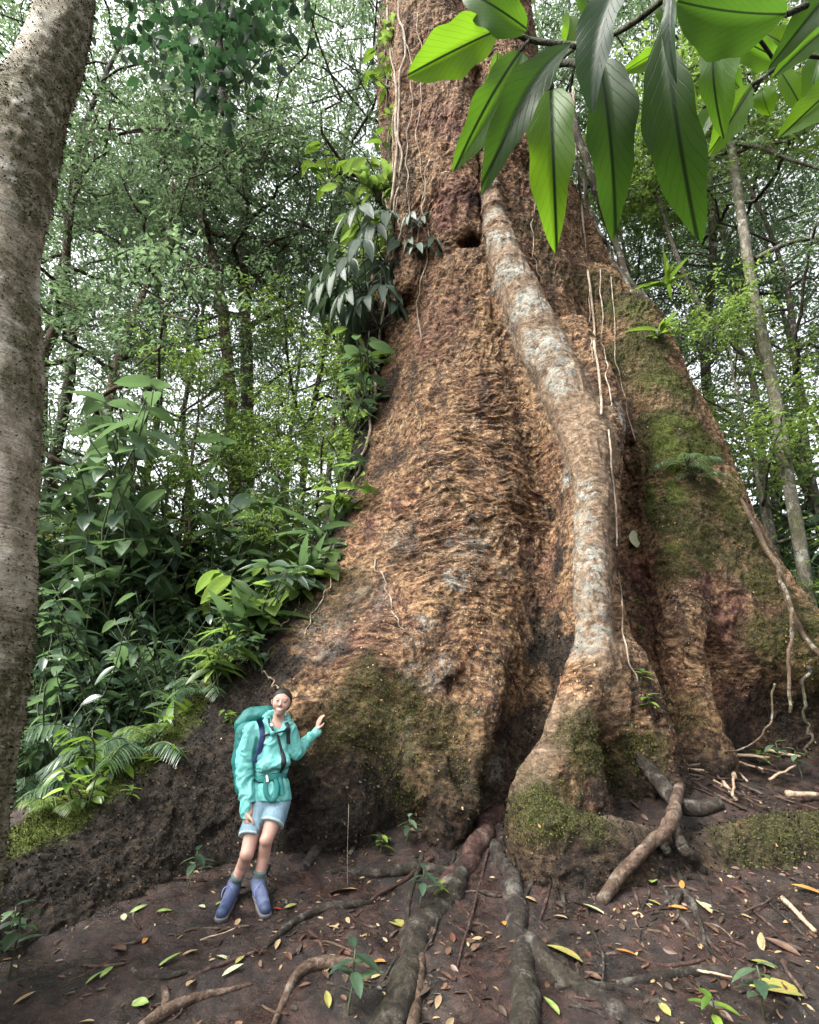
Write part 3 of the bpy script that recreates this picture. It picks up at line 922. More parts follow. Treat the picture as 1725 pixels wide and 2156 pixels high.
def leaf_spray(mb, centers, radii, per, size, tmpl=L_TINY, mat=0, droop=-.35, flat=.6):
    """leaves in small sprays: sub-clusters along short twigs about each centre"""
    centers = np.asarray(centers); n = len(centers)
    subs = max(1, per // 9)
    c = np.repeat(centers, subs, 0); r = np.repeat(np.asarray(radii), subs)
    o = rng.normal(0, 1, (len(c), 3)); o[:, 2] *= flat
    o *= (rng.uniform(.2, 1, len(c)) ** .5 / (np.linalg.norm(o, axis=1) + 1e-6))[:, None]
    tw = c + o * r[:, None]
    td = rdir(len(tw), .6, -.1)
    k = 9
    base = np.repeat(tw, k, 0); tdk = np.repeat(td, k, 0)
    u = np.tile(np.linspace(0, 1, k), len(tw)) * np.repeat(rng.uniform(2.0, 3.6, len(tw)), k) * size
    pos = base + tdk * u[:, None] + rng.normal(0, size * .25, (len(base), 3))
    side = np.tile(np.where(np.arange(k) % 2 == 0, 1, -1), len(tw))
    sd = np.cross(tdk, np.array([0, 0, 1.0])); sd /= np.linalg.norm(sd, axis=1, keepdims=True) + 1e-6
    d = sd * side[:, None] * .9 + tdk * .55 + rng.normal(0, .28, pos.shape); d[:, 2] += droop
    M = frames(d, rng.normal(0, .55, len(pos)))
    mb.cloud(tmpl, pos, M, size * rng.uniform(.65, 1.3, len(pos)), mat)


def crook(a, b, n, amp, seed):
    """a wandering path from a to b"""
    u = np.linspace(0, 1, n)[:, None]
    L = np.linalg.norm(np.asarray(b) - np.asarray(a))
    p = np.asarray(a) * (1 - u) + np.asarray(b) * u
    w = np.stack([fbm(u[:, 0] * 3.1 + 7 * k, u[:, 0] * 0 + seed, u[:, 0] * 0, 3, 80 + k) for k in range(3)], -1)
    return p + w * amp * L * np.sin(np.pi * np.clip(u * .9 + .05, 0, 1))


def tree_meshes(name, path, rad, seed, c0=.35, limbs=9, reach=4.0, per=150, size=.17, crad=1.5, droop=0.1, fol=None, bark=None, tips=3, extra=None):
    """trunk + limbs as one mesh, the leaves as another; path: trunk points, c0: where along it the crown starts"""
    global rng
    keep = rng; rng = np.random.default_rng(seed)
    tb = MB(); cb = MB()
    sp = spline(path, 24)
    rr_ = np.interp(np.linspace(0, 1, 24), np.linspace(0, 1, len(rad)), rad)
    tb.tube(sp, rr_, 10, 0, (.25, .5), seed)
    cen = []; cr = []
    for i in range(limbs):
        u = c0 + (1 - c0) * (i + rng.uniform(0, .8)) / limbs
        u = min(u, .99)
        k = u * 23; k0 = int(k); st = sp[k0] + (sp[min(k0 + 1, 23)] - sp[k0]) * (k - k0)
        a = i * 2.4 + rng.uniform(-.5, .5)
        L = reach * rng.uniform(.6, 1.1) * (1 - .45 * max(0, u - .5))
        en = st + np.array([math.cos(a) * L, math.sin(a) * L, L * rng.uniform(.15, .75) * (1 - droop)])
        q = crook(st, en, 9, .22, seed * 3.1 + i)
        r0 = np.interp(u, np.linspace(0, 1, len(rad)), rad) * .55
        tb.tube(q, np.linspace(r0, .02, 9), 6, 0)
        for f in (.55, .75, 1.0):
            cen.append(q[int(f * 8)]); cr.append(crad * rng.uniform(.6, 1.0))
        for s_ in range(tips):
            j = rng.integers(3, 8); e2 = q[j] + rng.normal(0, 1, 3) * np.array([1, 1, .6]) * L * .36
            q2 = crook(q[j], e2, 6, .6, seed + i * 5 + s_)
            tb.tube(q2, np.linspace(max(r0 * .32, .018), .006, 6), 5, 0)
            cen.append(q2[-1]); cr.append(crad * rng.uniform(.5, 1.0))
            cen.append(q2[3]); cr.append(crad * rng.uniform(.4, .8))
    cen = np.array(cen); cr = np.array(cr)
    leaf_spray(cb, cen, cr, per, size, L_TINY)
    if extra is not None: extra(tb, cb)
    rng = keep
    return tb, cb


def link_tree(name, tm, cm, loc, rz, sc, label, cat='tree', group=None):
    e = empty(name, loc); e.rotation_euler = (0, 0, rz); e.scale = (sc, sc, sc)
    tag(e, label, cat, group)
    link('trunk', tm, e); link('crown', cm, e)
    return e


def to_mesh(mb, name, mats):
    o = mb.build(name, mats); me = o.data
    bpy.data.objects.remove(o)
    return me


kinds = []
for k, (H, r0, reach, c0, size, per, fol, bk) in enumerate([
        (19, .13, 4.6, .22, .125, 135, F_CANOPY, B_DARK), (15, .15, 3.8, .18, .13, 140, F_CANOPY, B_BROWN),
        (23, .12, 5.6, .50, .125, 140, F_CANOPY, B_DARK), (11, .10, 3.0, .15, .13, 135, F_LIGHT, B_PALE)]):
    pth = crook((0, 0, -.5), (rng.uniform(-.8, .8), rng.uniform(-.8, .8), H), 9, .05, 5 + k)
    tb, cb = tree_meshes('forest_tree', pth, [r0 * 1.25, r0, r0 * .8, r0 * .5, r0 * .2], 100 + k, c0, 15, reach, per, size, 1.15)
    kinds.append((to_mesh(tb, 'trunk', [bk]), to_mesh(cb, 'crown', [fol])))


def base_at(px, Y, sink=.3):
    """ground point under photo column px (measured at the horizon) at distance Y"""
    x = (px - 862.5) / FPX * Y / math.cos(PITCH) * .94
    return (x, Y, float(gz(x, Y)) - sink)


# the two dark trunks left of the giant
pa = PL([(506, 1330, 13.2), (497, 1080, 13.2), (488, 900, 13.2), (478, 740, 13.2), (460, 600, 13.2), (438, 500, 13.3), (415, 420, 13.4), (398, 340, 13.5), (352, 285, 13.7)])
def extraA(tb, cb):
    for q, r in (([(398, 340, 13.5), (372, 352, 13.2), (345, 340, 13.0), (330, 300, 12.8), (290, 262, 12.6)], .09),
                 ([(398, 340, 13.5), (375, 300, 13.5), (335, 290, 13.4), (300, 305, 13.2), (255, 300, 13)], .08),
                 ([(470, 700, 13.2), (420, 715, 13.0), (330, 735, 12.6), (260, 745, 12.4)], .05),
                 ([(290, 315, 13.2), (262, 380, 13.0), (215, 450, 12.8), (190, 468, 12.7)], .05),
                 ([(480, 780, 13.2), (440, 830, 13), (385, 870, 12.8), (370, 920, 12.7)], .045)):
        p_ = spline(PL(q), 14); tb.tube(p_, np.linspace(r, r * .35, 14), 6)
tb, cb = tree_meshes('forest_tree', pa, [.17, .17, .16, .15, .14, .12], 201, .5, 11, 4.2, 84, .16, 1.2, extra=extraA)
e = empty('forest_tree'); tag(e, 'slim dark tree with crooked forked top, left one of the close pair of trunks', 'tree')
tb.build('trunk', [B_BROWN], e); cb.build('crown', [F_CANOPY], e)
pb = PL([(516, 1330, 13.8), (520, 1100, 13.8), (521, 900, 13.8), (518, 700, 13.8), (512, 560, 13.8), (520, 400, 13.9), (530, 250, 14.0)])
def extraB(tb, cb):
    for q, r in (([(520, 640, 13.8), (560, 560, 13.5), (640, 470, 13.2), (650, 380, 13.0), (600, 350, 12.9)], .06),
                 ([(521, 850, 13.8), (575, 800, 13.4), (630, 770, 13.2), (690, 790, 13.0)], .05)):
        p_ = spline(PL(q), 14); tb.tube(p_, np.linspace(r, r * .35, 14), 6)
tb, cb = tree_meshes('forest_tree', pb, [.19, .19, .18, .16, .12], 202, .5, 11, 4.0, 84, .16, 1.2, extra=extraB)
e = empty('forest_tree'); tag(e, 'straight blackish tree trunk, right one of the close pair behind the left buttress', 'tree')
tb.build('trunk', [B_DARK], e); cb.build('crown', [F_CANOPY], e)
# pale leaning pole trees on the right
pc_ = PL([(1712, 1330, 9.6), (1690, 1180, 9.6), (1655, 980, 9.6), (1625, 800, 9.6), (1590, 640, 9.6), (1568, 500, 9.6), (1550, 380, 9.7), (1535, 270, 9.8), (1525, 150, 9.9)])
def extraC(tb, cb):
    for q, r in (([(1592, 545, 9.6), (1640, 520, 9.5), (1690, 505, 9.4), (1760, 500, 9.3)], .07), ([(1550, 380, 9.7), (1480, 400, 9.8), (1410, 450, 9.9)], .03),
                 ([(1545, 300, 9.7), (1600, 310, 9.5), (1660, 335, 9.4), (1740, 360, 9.3)], .06), ([(1545, 300, 9.7), (1590, 280, 9.5), (1640, 330, 9.4)], .05)):
        p_ = spline(PL(q), 14); tb.tube(p_, np.linspace(r, r * .5, 14), 6)
tb, cb = tree_meshes('pole_tree', pc_, [.115, .11, .105, .10, .085], 203, .8, 8, 3.4, 90, .17, 1.2, extra=extraC)
e = empty('pole_tree'); tag(e, 'slender pale grey tree with mossy blotches leaning left beside the right buttress', 'tree')
tb.build('trunk', [B_PALE], e); cb.build('crown', [F_LIGHT], e)
pd = PL([(1650, 1250, 11.5), (1612, 1050, 11.5), (1600, 900, 11.5), (1585, 800, 11.5), (1560, 740, 11.3), (1505, 690, 11.0), (1460, 620, 10.8), (1425, 540, 10.6), (1395, 450, 10.5), (1375, 400, 10.4), (1345, 380, 10.3)])
tb, cb = tree_meshes('crooked_sapling', pd, [.085, .08, .07, .055, .045, .035], 204, .8, 6, 1.8, 70, .15, .9)
e = empty('crooked_sapling'); tag(e, 'thin crooked sapling whose mossy stem bends away left behind the pale leaning tree', 'tree')
tb.build('trunk', [B_PALE], e); cb.build('crown', [F_LIGHT], e)

trees = [  # px, Y, kind, scale, label
    (150, 10.5, 1, .95, 'leafy dark tree standing just right of the near mossy trunk'), (265, 15.5, 0, 1.0, 'tall leafy tree behind the broad-leaved sapling'),
    (380, 19, 2, 1.0, 'tall tree in the row far behind the slim forked tree'), (620, 15.5, 0, .95, 'leafy tree between the pair of dark trunks and the giant tree'),
    (735, 19, 2, 1.0, 'tall tree rising close behind the left edge of the giant trunk'), (30, 14, 2, .9, 'large tree half hidden by the near mossy trunk'),
    (585, 24, 0, 1.2, 'big tree seen through the gap just right of the pair of dark trunks'), (690, 12.5, 3, 1.0, 'light green small tree beside the giant tree above its left buttress'),
    (330, 11.5, 3, .75, 'low pale-barked small tree above the undergrowth on the left slope'), (560, 11.0, 3, .62, 'short bright small tree right of the dark trunk pair'),
    (-120, 11, 1, 1.1, 'dark tree at the edge of the forest beyond the near mossy trunk'),
    (1440, 15, 0, 1.0, 'leafy tree behind the upper right side of the giant trunk'), (1540, 19, 2, .95, 'tall tree deep in the forest behind the crooked sapling'),
    (1680, 14, 1, 1.0, 'bushy tree right behind the pale leaning tree'), (1800, 11.5, 0, .85, 'dark leafy tree at the right edge with heavy branches'),
    (1620, 10.8, 3, .8, 'small light green tree in front of the dark trees on the right'), (1900, 17, 2, 1.0, 'large tree at the far right edge of the forest'),
    (1400, 21, 0, 1.1, 'distant tree glimpsed between giant trunk and crooked sapling'), (950, 17.5, 2, 1.05, 'tall tree hidden behind the giant tree, only its crown edge showing'),
    (1120, 16, 2, 1.15, 'tall tree behind the top of the giant trunk, crown spreading right')]
trees += [(60, 12, 2, 1.1, 'towering tree with its trunk hidden by the near mossy trunk and a high wide crown'), (225, 16, 2, 1.25, 'towering slim tree left of the crooked forked one with a high crown'),
          (690, 12.5, 2, 1.15, 'towering slim tree whose crown fills the sky above the dark trunk pair'), (745, 15, 2, 1.3, 'towering tree touching the upper left edge of the giant trunk'),
          (1330, 15.5, 2, 1.3, 'towering tree above the liana on the upper right of the giant trunk'),
          (1560, 13.5, 2, 1.2, 'towering tree with its crown behind the overhead leaves at right'), (1760, 13, 2, 1.15, 'towering tree at the right edge behind the smaller leafy branch')]
for i, (px, Y, k, sc, lab) in enumerate(trees):
    link_tree('forest_tree', kinds[k][0], kinds[k][1], base_at(px, Y), i * 1.7, sc, lab, 'tree', 'forest trees behind the giant')

# overhanging twigs with round leaves, top left, and the far wood as one mass
def hanging(name, starts, n, size, tmpl, fol, label, cat):
    tb = MB(); cb = MB()
    for (a, b, cnt) in starts:
        q = crook(P(*a), P(*b), 8, .12, a[0] * .1)
        tb.tube(q, np.linspace(.02, .006, 8), 5)
        u = rng.integers(2, 8, cnt); pos = q[u] + rng.normal(0, .26, (cnt, 3))
        d = rdir(cnt, .8, -.5)
        cb.cloud(tmpl, pos, frames(d, rng.normal(0, .6, cnt)), size * rng.uniform(.6, 1.2, cnt))
    e = empty(name); tag(e, label, cat)
    tb.build('stem', [B_DARK], e); cb.build('leaves', [fol], e)

hanging('hanging_branch', [((300, -60, 6.8), (270, 90, 6.4), 60), ((330, -60, 6.8), (330, 140, 6.4), 80), ((420, -80, 6.6), (390, 150, 6.2), 110), ((470, -60, 6.6), (455, 225, 6.1), 150),
        ((560, -60, 6.6), (540, 120, 6.2), 110), ((500, -60, 6.4), (420, 190, 6.1), 110), ((620, -80, 6.6), (600, 60, 6.3), 70)],
        0, .20, L_ROUND, F_ROUND, 'dark hanging branch with round leaves at the top beside the near mossy trunk', 'branch')
mb = MB(); mb.tube(spline(PL([(438, -60, 6.9), (455, 40, 6.8), (462, 120, 6.7), (466, 180, 6.65), (470, 215, 6.6), (469, 242, 6.58)]), 30), np.interp(np.linspace(0, 1, 30), [0, .5, .72, .86, 1], [.09, .08, .05, .10, .03]), 12, 0, (.4, .15), 4)
tag(mb.build('hanging_root_clump', [B_DARK]), 'blackish clump hanging among the round leaves at the top', 'aerial root')
mb = MB()
n = 1080
a = rng.uniform(-1.15, 1.15, n); rad_ = rng.uniform(22, 38, n)
hgt = rng.uniform(-3, 1, n) + rng.uniform(0, 1, n) ** 1.5 * rad_ * 1.35
cen = np.stack([np.sin(a) * rad_, np.cos(a) * rad_, hgt], -1)
leaf_spray(mb, cen, np.full(n, 2.4), 110, .27)
tag(mb.build('far_wood', [F_CANOPY]), 'mass of far forest foliage behind all the trees', 'forest', kind='stuff')


# ---------------------------------------------------------------- understorey plants: one mesh set per kind, then copies
def plant_kind(fn, mats_stem, mats_leaf):
    sb, lb = MB(), MB(); fn(sb, lb)
    return to_mesh(sb, 'stem', [mats_stem]), to_mesh(lb, 'leaves', [mats_leaf])


def shrub(sb, lb, n=9, H=2.2, size=.30, tmpl=L_BIG, pairs=9, lean=.55):
    for i in range(n):
        a = rng.uniform(0, 6.28); L = H * rng.uniform(.6, 1.1)
        e_ = np.array([math.cos(a) * L * lean, math.sin(a) * L * lean, L])
        q = crook((rng.normal(0, .06), rng.normal(0, .06), -.1), e_, 10, .12, i * 3.3 + H)
        q[:, 2] -= .12 * L * (np.linspace(0, 1, 10) ** 3)
        sb.tube(q, np.linspace(.016, .005, 10), 5)
        k = rng.uniform(2.5, 9, pairs); k0 = k.astype(int).clip(0, 8)
        pos = q[k0] + (q[k0 + 1] - q[k0]) * (k - k0)[:, None]
        d = rdir(pairs, .5, -.15)
        lb.cloud(tmpl, pos, frames(d, rng.normal(0, .3, pairs)), size * rng.uniform(.6, 1.2, pairs))


def sapling(sb, lb, H=4.2):
    q = crook((0, 0, -.2), (.3, .2, H), 14, .06, 9.1)
    sb.tube(q, np.linspace(.04, .01, 14), 6)
    for i in range(20):
        k = rng.integers(4, 13); a = i * 2.4; L = rng.uniform(.6, 1.5)
        b_ = crook(q[k], q[k] + np.array([math.cos(a) * L, math.sin(a) * L, L * .28]), 6, .12, i)
        sb.tube(b_, np.linspace(.012, .004, 6), 4)
        m = 9
        j = rng.integers(1, 6, m)
        d = rdir(m, .4, -.2)
        lb.cloud(L_BIG, b_[j], frames(d, rng.normal(0, .3, m)), .34 * rng.uniform(.6, 1.2, m))


def palm(sb, lb, n=9, L=1.9, leaflets=26, drop=.9):
    for i in range(n):
        a = i * 2.4 + rng.uniform(-.3, .3); l = L * rng.uniform(.75, 1.1); el = rng.uniform(.5, 1.2)
        u = np.linspace(0, 1, 14)[:, None]
        dr = np.array([math.cos(a), math.sin(a), 0])
        q = dr * (u * l * math.cos(el * .7)) + np.array([0, 0, 1]) * (u * l * math.sin(el) - drop * l * .55 * u ** 2.2)
        sb.tube(q, np.linspace(.014, .004, 14), 5)
        m = leaflets
        k = np.repeat(np.linspace(3, 13, m), 2); k0 = k.astype(int).clip(0, 12)
        pos = q[k0] + (q[k0 + 1] - q[k0]) * (k - k0)[:, None]
        tg = q[k0 + 1] - q[k0]; tg /= np.linalg.norm(tg, axis=1, keepdims=True)
        sd = np.cross(tg, np.array([0, 0, 1.0])); sd /= np.linalg.norm(sd, axis=1, keepdims=True)
        sg = np.tile([1, -1], m)[:, None]
        d = sd * sg + tg * .55 + np.array([0, 0, -.25]) + rng.normal(0, .06, pos.shape)
        lb.cloud(L_STRIP, pos, frames(d), .22 * l * (1 - .6 * np.abs((k - 7) / 7) ** 2) + .06)


def fanplant(sb, lb, n=10, pet=.7, size=.5, dz=-.55):
    for i in range(n):
        a = i * 2.4 + rng.uniform(-.4, .4); el = rng.uniform(.3, 1.2)
        q = crook((0, 0, 0), np.array([math.cos(a) * math.cos(el), math.sin(a) * math.cos(el), math.sin(el)]) * pet * rng.uniform(.6, 1.2), 7, .1, i)
        sb.tube(q, .008, 5)
        dr = q[-1] - q[-2]; dr = dr / np.linalg.norm(dr) + np.array([0, 0, dz])
        sd = np.cross(dr, [0, 0, 1.0]); sd /= np.linalg.norm(sd)
        for s_ in (-1, 0, 1) if i % 3 else (-.6, .6):
            d = (dr + sd * s_ * .75)[None]
            lb.cloud(L_PLEAT, q[-1:], frames(d, np.array([s_ * .5])), np.array([size * rng.uniform(.8, 1.15)]))


def straps(sb, lb, n=20, size=.6):
    a = rng.uniform(0, 6.28, n); el = rng.uniform(.1, 1.2, n)
    d = np.stack([np.cos(a) * np.cos(el), np.sin(a) * np.cos(el), np.sin(el)], -1)
    lb.cloud(L_LONG, rng.normal(0, .04, (n, 3)), frames(d, rng.normal(0, .3, n)), size * rng.uniform(.6, 1.2, n))
    sb.tube([(0, 0, -.1), (0, 0, .02), (0, 0, .08)], [.03, .03, .02], 6)


def fern(sb, lb):
    palm(sb, lb, 8, .8, 22, 1.1)


def seedling(sb, lb, n=7, H=.22, size=.12):
    sb.tube(crook((0, 0, -.03), (.02, .02, H), 5, .1, 3), .004, 5)
    a = np.arange(n) * 2.4 + rng.uniform(-.3, .3, n)
    zz_ = np.linspace(.45, 1, n) * H
    d = np.stack([np.cos(a), np.sin(a), rng.uniform(-.2, .5, n)], -1)
    lb.cloud(L_BIG, np.stack([a * 0 + .015, a * 0 + .015, zz_], -1), frames(d), size * rng.uniform(.7, 1.2, n))


K = {
    'shrub': plant_kind(shrub, M_STEM, F_UNDER),
    'shrub_small_leaf': plant_kind(lambda s, l: shrub(s, l, 14, 2.0, .17, L_MID, 26, .6), M_STEM, F_UNDER),
    'shrub_tall': plant_kind(lambda s, l: shrub(s, l, 9, 3.4, .40, L_BIG, 13, .4), M_STEM, F_UNDER),
    'shrub_light': plant_kind(lambda s, l: shrub(s, l, 12, 2.6, .22, L_MID, 24, .5), M_STEM, F_LIGHT),
    'sapling': plant_kind(sapling, B_DARK, F_UNDER),
    'palm': plant_kind(palm, M_STEM, F_UNDER),
    'palm_light': plant_kind(lambda s, l: palm(s, l, 10, 2.3, 30), M_STEM, F_LIGHT),
    'fan': plant_kind(fanplant, M_STEM, F_UNDER),
    'fan_silver': plant_kind(lambda s, l: fanplant(s, l, 13, .7, .50, -1.3), M_STEM, F_SILVER),
    'straps': plant_kind(straps, M_STEM, F_UNDER),
    'straps_bright': plant_kind(lambda s, l: straps(s, l, 13, .55), M_STEM, F_BRIGHT),
    'fern': plant_kind(fern, M_STEM, F_UNDER),
    'fern_light': plant_kind(fern, M_STEM, F_LIGHT),
    'seedling': plant_kind(seedling, M_STEM, F_UNDER),
    'seedling_bright': plant_kind(lambda s, l: seedling(s, l, 6, .16, .13), M_STEM, F_BRIGHT),
    'broad': plant_kind(lambda s, l: shrub(s, l, 6, .8, .34, L_BIG, 4, .7), M_STEM, F_UNDER),
    'climber': plant_kind(lambda s, l: shrub(s, l, 8, .7, .42, L_BIG, 4, .8), M_STEM, F_LIGHT),
    'broad_bright': plant_kind(lambda s, l: shrub(s, l, 5, .6, .26, L_BIG, 4, .8), M_STEM, F_BRIGHT),
}


def place(kind, loc, sc, name, label, cat, group=None, rz=None, tilt=(0, 0)):
    e = empty(name, tuple(float(q) for q in loc)); e.scale = (sc, sc, sc)
    e.rotation_euler = (tilt[0], tilt[1], rng.uniform(0, 6.28) if rz is None else rz)
    tag(e, label, cat, group)
    sm, lm = K[kind]
    link('stem', sm, e); link('leaves', lm, e)
    return e


# thickets: indistinguishable neighbours share one label per thicket and kind
zones = [
    ('shrub', 'shrub', (110, 480), (7.4, 10.5), 16, (.8, 1.2), 'broad-leaved dark shrub in the thicket behind the low end of the left buttress'),
    ('shrub_small_leaf', 'shrub', (100, 640), (8.5, 12.5), 16, (.9, 1.4), 'small-leaved dark shrub in the thicket behind the left buttress'),
    ('shrub_tall', 'shrub', (90, 420), (8.6, 12), 9, (.8, 1.15), 'tall large-leaved shrub in the thicket left of the dark trunk pair'),
    ('shrub_light', 'shrub', (430, 760), (10.5, 13.5), 9, (.9, 1.5), 'light green shrub between the dark trunk pair and the giant tree'),
    ('palm', 'palm', (100, 420), (7.6, 11), 6, (.7, 1.1), 'feathery dark palm among the shrubs behind the left buttress'),
    ('fan', 'plant', (380, 680), (8.4, 10.5), 9, (.9, 1.4), 'fan-leaved plant behind the middle of the left buttress'),
    ('fern', 'fern', (60, 380), (6.9, 8.6), 9, (.8, 1.3), 'dark fern just behind the mossy ridge of the left buttress'),
    ('shrub_tall', 'shrub', (80, 470), (9.5, 12.5), 14, (1.3, 1.9), 'very tall large-leaved shrub rising high behind the left buttress'),
    ('shrub_small_leaf', 'shrub', (120, 560), (10.5, 13.5), 12, (1.6, 2.3), 'tall small-leaved shrub at the back of the left thicket'),
    ('shrub_light', 'shrub', (540, 800), (11.5, 14.5), 8, (1.7, 2.3), 'tall light green shrub behind the shoulder of the left buttress'),
    ('shrub_light', 'shrub', (1500, 1950), (10.2, 14), 14, (1.0, 1.6), 'light green shrub in the forest right of the giant tree'),
    ('shrub_tall', 'shrub', (1590, 1900), (10.0, 13), 9, (.9, 1.3), 'tall large-leaved shrub in the forest right of the giant tree'),
    ('palm_light', 'palm', (1500, 1850), (11.0, 15), 8, (1.1, 1.9), 'light green feathery palm behind the pale leaning tree'),
    ('shrub', 'shrub', (1700, 1950), (9.0, 11.5), 9, (.8, 1.2), 'broad-leaved shrub at the foot of the pale leaning tree'),
    ('sapling', 'sapling', (1560, 1900), (11.0, 15), 6, (1.0, 1.6), 'slender big-leaved sapling in the forest right of the giant tree'),
]
for kind, cat, (p0, p1), (y0, y1), n, (s0, s1), lab in zones:
    for i in range(n):
        px = p0 + (p1 - p0) * (i + rng.uniform(0, 1)) / n
        Yv = rng.uniform(y0, y1)
        place(kind, base_at(px, Yv, .05), rng.uniform(s0, s1), 'forest_' + cat, lab, cat, lab.split(' in the ')[0] + ' thicket')

place('sapling', base_at(290, 9.6), 1.15, 'broad_leaved_sapling', 'sapling with large glossy leaves on level branches left of the dark trunk pair', 'sapling')
place('sapling', base_at(170, 11.0), 1.2, 'broad_leaved_sapling', 'sapling with large glossy leaves close to the near mossy trunk', 'sapling')
mb = MB()
n = 420
xs = np.concatenate([rng.uniform(-12, -1.5, n // 2), rng.uniform(5.6, 15, n // 2)]); ys = rng.uniform(7.6, 16, n)
left = xs < 0
ys = np.where(left, np.maximum(ys, 7.4 - .1 * xs), np.maximum(ys, 9.6))
cen = np.stack([xs, ys, gz(xs, ys) + rng.uniform(0, .9, n)], -1)
leaf_spray(mb, cen, np.full(n, .55), 45, .17, L_MID)
tag(mb.build('undergrowth', [F_UNDER]), 'low dark undergrowth covering the forest floor', 'undergrowth', kind='stuff')

# ------------------------------------------------------------------ the near trunk at the left edge
ed = [(218, -60, 3.9), (205, 60, 3.9), (180, 160, 3.9), (150, 260, 3.9), (125, 390, 3.9), (106, 520, 3.9), (104, 700, 3.9), (104, 900, 3.9), (102, 1100, 3.9), (98, 1230, 3.9),
      (86, 1340, 3.9), (72, 1450, 3.88), (50, 1600, 3.86), (28, 1780, 3.84), (12, 1950, 3.82), (-20, 2080, 3.8)]
cp = PL(ed) - np.array([.56, 0, 0])
cp = np.vstack([P(250, -160, 3.9) - np.array([.56, 0, 0]), cp])
cs = spline(cp, 260)
seg = 96
mb = MB()
rad_t = np.interp(np.linspace(0, 1, 260), [0, .15, .42, 1], [.23, .26, .40, .41])
cs[:, 0] += (.41 - rad_t)
mb.tube(cs, rad_t, seg)
V = np.concatenate(mb.v)[:260 * seg]
cc = np.repeat(cs, seg, 0); dn = (V - cc) / np.repeat(rad_t, seg)[:, None]
x, y, z = V.T
mossm = np.clip(1.6 * fbm(x * 2.2, y * 2.2, z * 1.1, 4, 300) + .9 * sst(5.4, 6.5, z) + .75 * sst(.35, 1, dn[:, 0] + .35 * fbm(x * 3, y * 3, z * 1.5, 3, 305)) + .55 * sst(2.0, .4, z) - .10, 0, 1)
dsp = .030 * fbm(x * 2.5, y * 2.5, z * 1.2, 3, 301) + .012 * fbm(x * 6, y * 6, z * 22, 3, 302) + mossm * (.02 + .05 * np.abs(fbm(x * 9, y * 9, z * 9, 3, 303)))
V2 = V + dn * dsp[:, None]
ci = mb.v[1:]
allv = np.concatenate([V2] + ci)
fl = [np.concatenate(mb.f[3]), np.concatenate(mb.f[4])]
t = NT('ringed_bark')
v = t.coord('Object'); vr = t.coord('Object', (.35, .35, 7))
n1 = t.noise(t.warp(v, 2, .4), 2.6, 7, .7); nr = t.noise(vr, 4.5, 5, .6, 1.2); n3 = t.noise(v, 50, 5, .7); n2 = t.noise(v, 9, 5, .65)
c = t.ramp(n1, [(.33, (.08, .066, .05)), (.40, (.26, .22, .165)), (.52, (.40, .355, .285)), (.66, (.58, .56, .48))])
c = t.mix(t.ramp(nr, [(.38, .55), (.44, 0)]), c, (.055, .042, .030))
c = t.mix(t.ramp(n3, [(.3, .5), (.5, 0)]), c, (.05, .04, .03))
c = t.mix(t.math('MULTIPLY', t.attr('moss'), t.ramp(n2, [(.3, .3), (.55, 1)])), c, t.ramp(n3, [(.3, (.014, .013, .006)), (.52, (.058, .054, .024)), (.72, (.16, .145, .08))]))
c = t.mix(t.ramp(n2, [(.66, 0), (.72, .7)]), c, (.42, .42, .37))
M_ring = t.finish(t.principled(c, .85, t.bump(t.math('ADD', nr, n3), .02, .9), .2))
me = np_mesh('trunk', allv, fl, [M_ring])
add_attr(me, 'moss', np.concatenate([mossm, np.zeros(len(allv) - len(V2))]))
e = empty('mossy_tree'); tag(e, 'near tree with pale ringed bark and mossy fur, trunk bending right at the left edge', 'tree')
link('trunk', me, e)
# moss tufts and fine hairs on it: one ragged coat
mb = MB()
k = rng.choice(len(V2), 11000, p=(mossm + .02) / (mossm + .02).sum())
d = dn[k] + rng.normal(0, .5, (len(k), 3)) + np.array([0, 0, -.5])
mb.cloud(L_TINY, V2[k], frames(d, rng.uniform(0, 6, len(k))), rng.uniform(.012, .04, len(k)))
t = NT('moss_tuft')
g = t.n('ShaderNodeNewGeometry')
M_moss = t.finish(t.principled(t.ramp(g.outputs['Random Per Island'], [(0, (.012, .011, .006)), (.6, (.050, .045, .024)), (1, (.13, .115, .075))]), .9, None, .1))
tag(mb.build('moss', [M_moss], e), None)
# ------------------------------------------------------------------ the hiker
MPX = .00437           # metres per photo unit at the hiker's distance
t = NT('skin')
v = t.coord('Object')
M_skin = t.finish(t.principled(t.ramp(t.noise(v, 18, 3), [(.3, (.32, .18, .138)), (.7, (.41, .25, .195))]), .5, None, .35))
def cloth(name, c1, c2, sc=14, rough=.6, bumpd=.012):
    t = NT(name)
    v = t.coord('Object', (1, 1, .6))
    n1 = t.noise(v, sc, 4, .55, 1.0); n2 = t.noise(v, 5, 3)
    return t.finish(t.principled(t.ramp(n2, [(.3, c1), (.7, c2)]), rough, t.bump(n1, bumpd, .9), .35))
M_jacket = cloth('jacket_fabric', (.06, .26, .24), (.15, .43, .40), 9, .5, .03)
M_shorts = cloth('shorts_fabric', (.09, .165, .215), (.17, .265, .315))
M_pack = cloth('pack_fabric', (.0015, .075, .07), (.004, .115, .105))
M_navy = cloth('navy_webbing', (.010, .022, .075), (.016, .032, .10))
M_black = cloth('black_cloth', (.008, .009, .011), (.014, .015, .018))
M_belt = cloth('green_webbing', (.006, .10, .095), (.010, .15, .14))
M_boot = cloth('boot_fabric', (.022, .032, .085), (.085, .105, .175), 60, .7, .004)
M_toe = cloth('boot_toe_cap', (.018, .03, .07), (.03, .045, .09), 60, .6, .002)
M_sole = cloth('boot_rubber', (.05, .05, .055), (.13, .12, .11), 40, .8, .004)
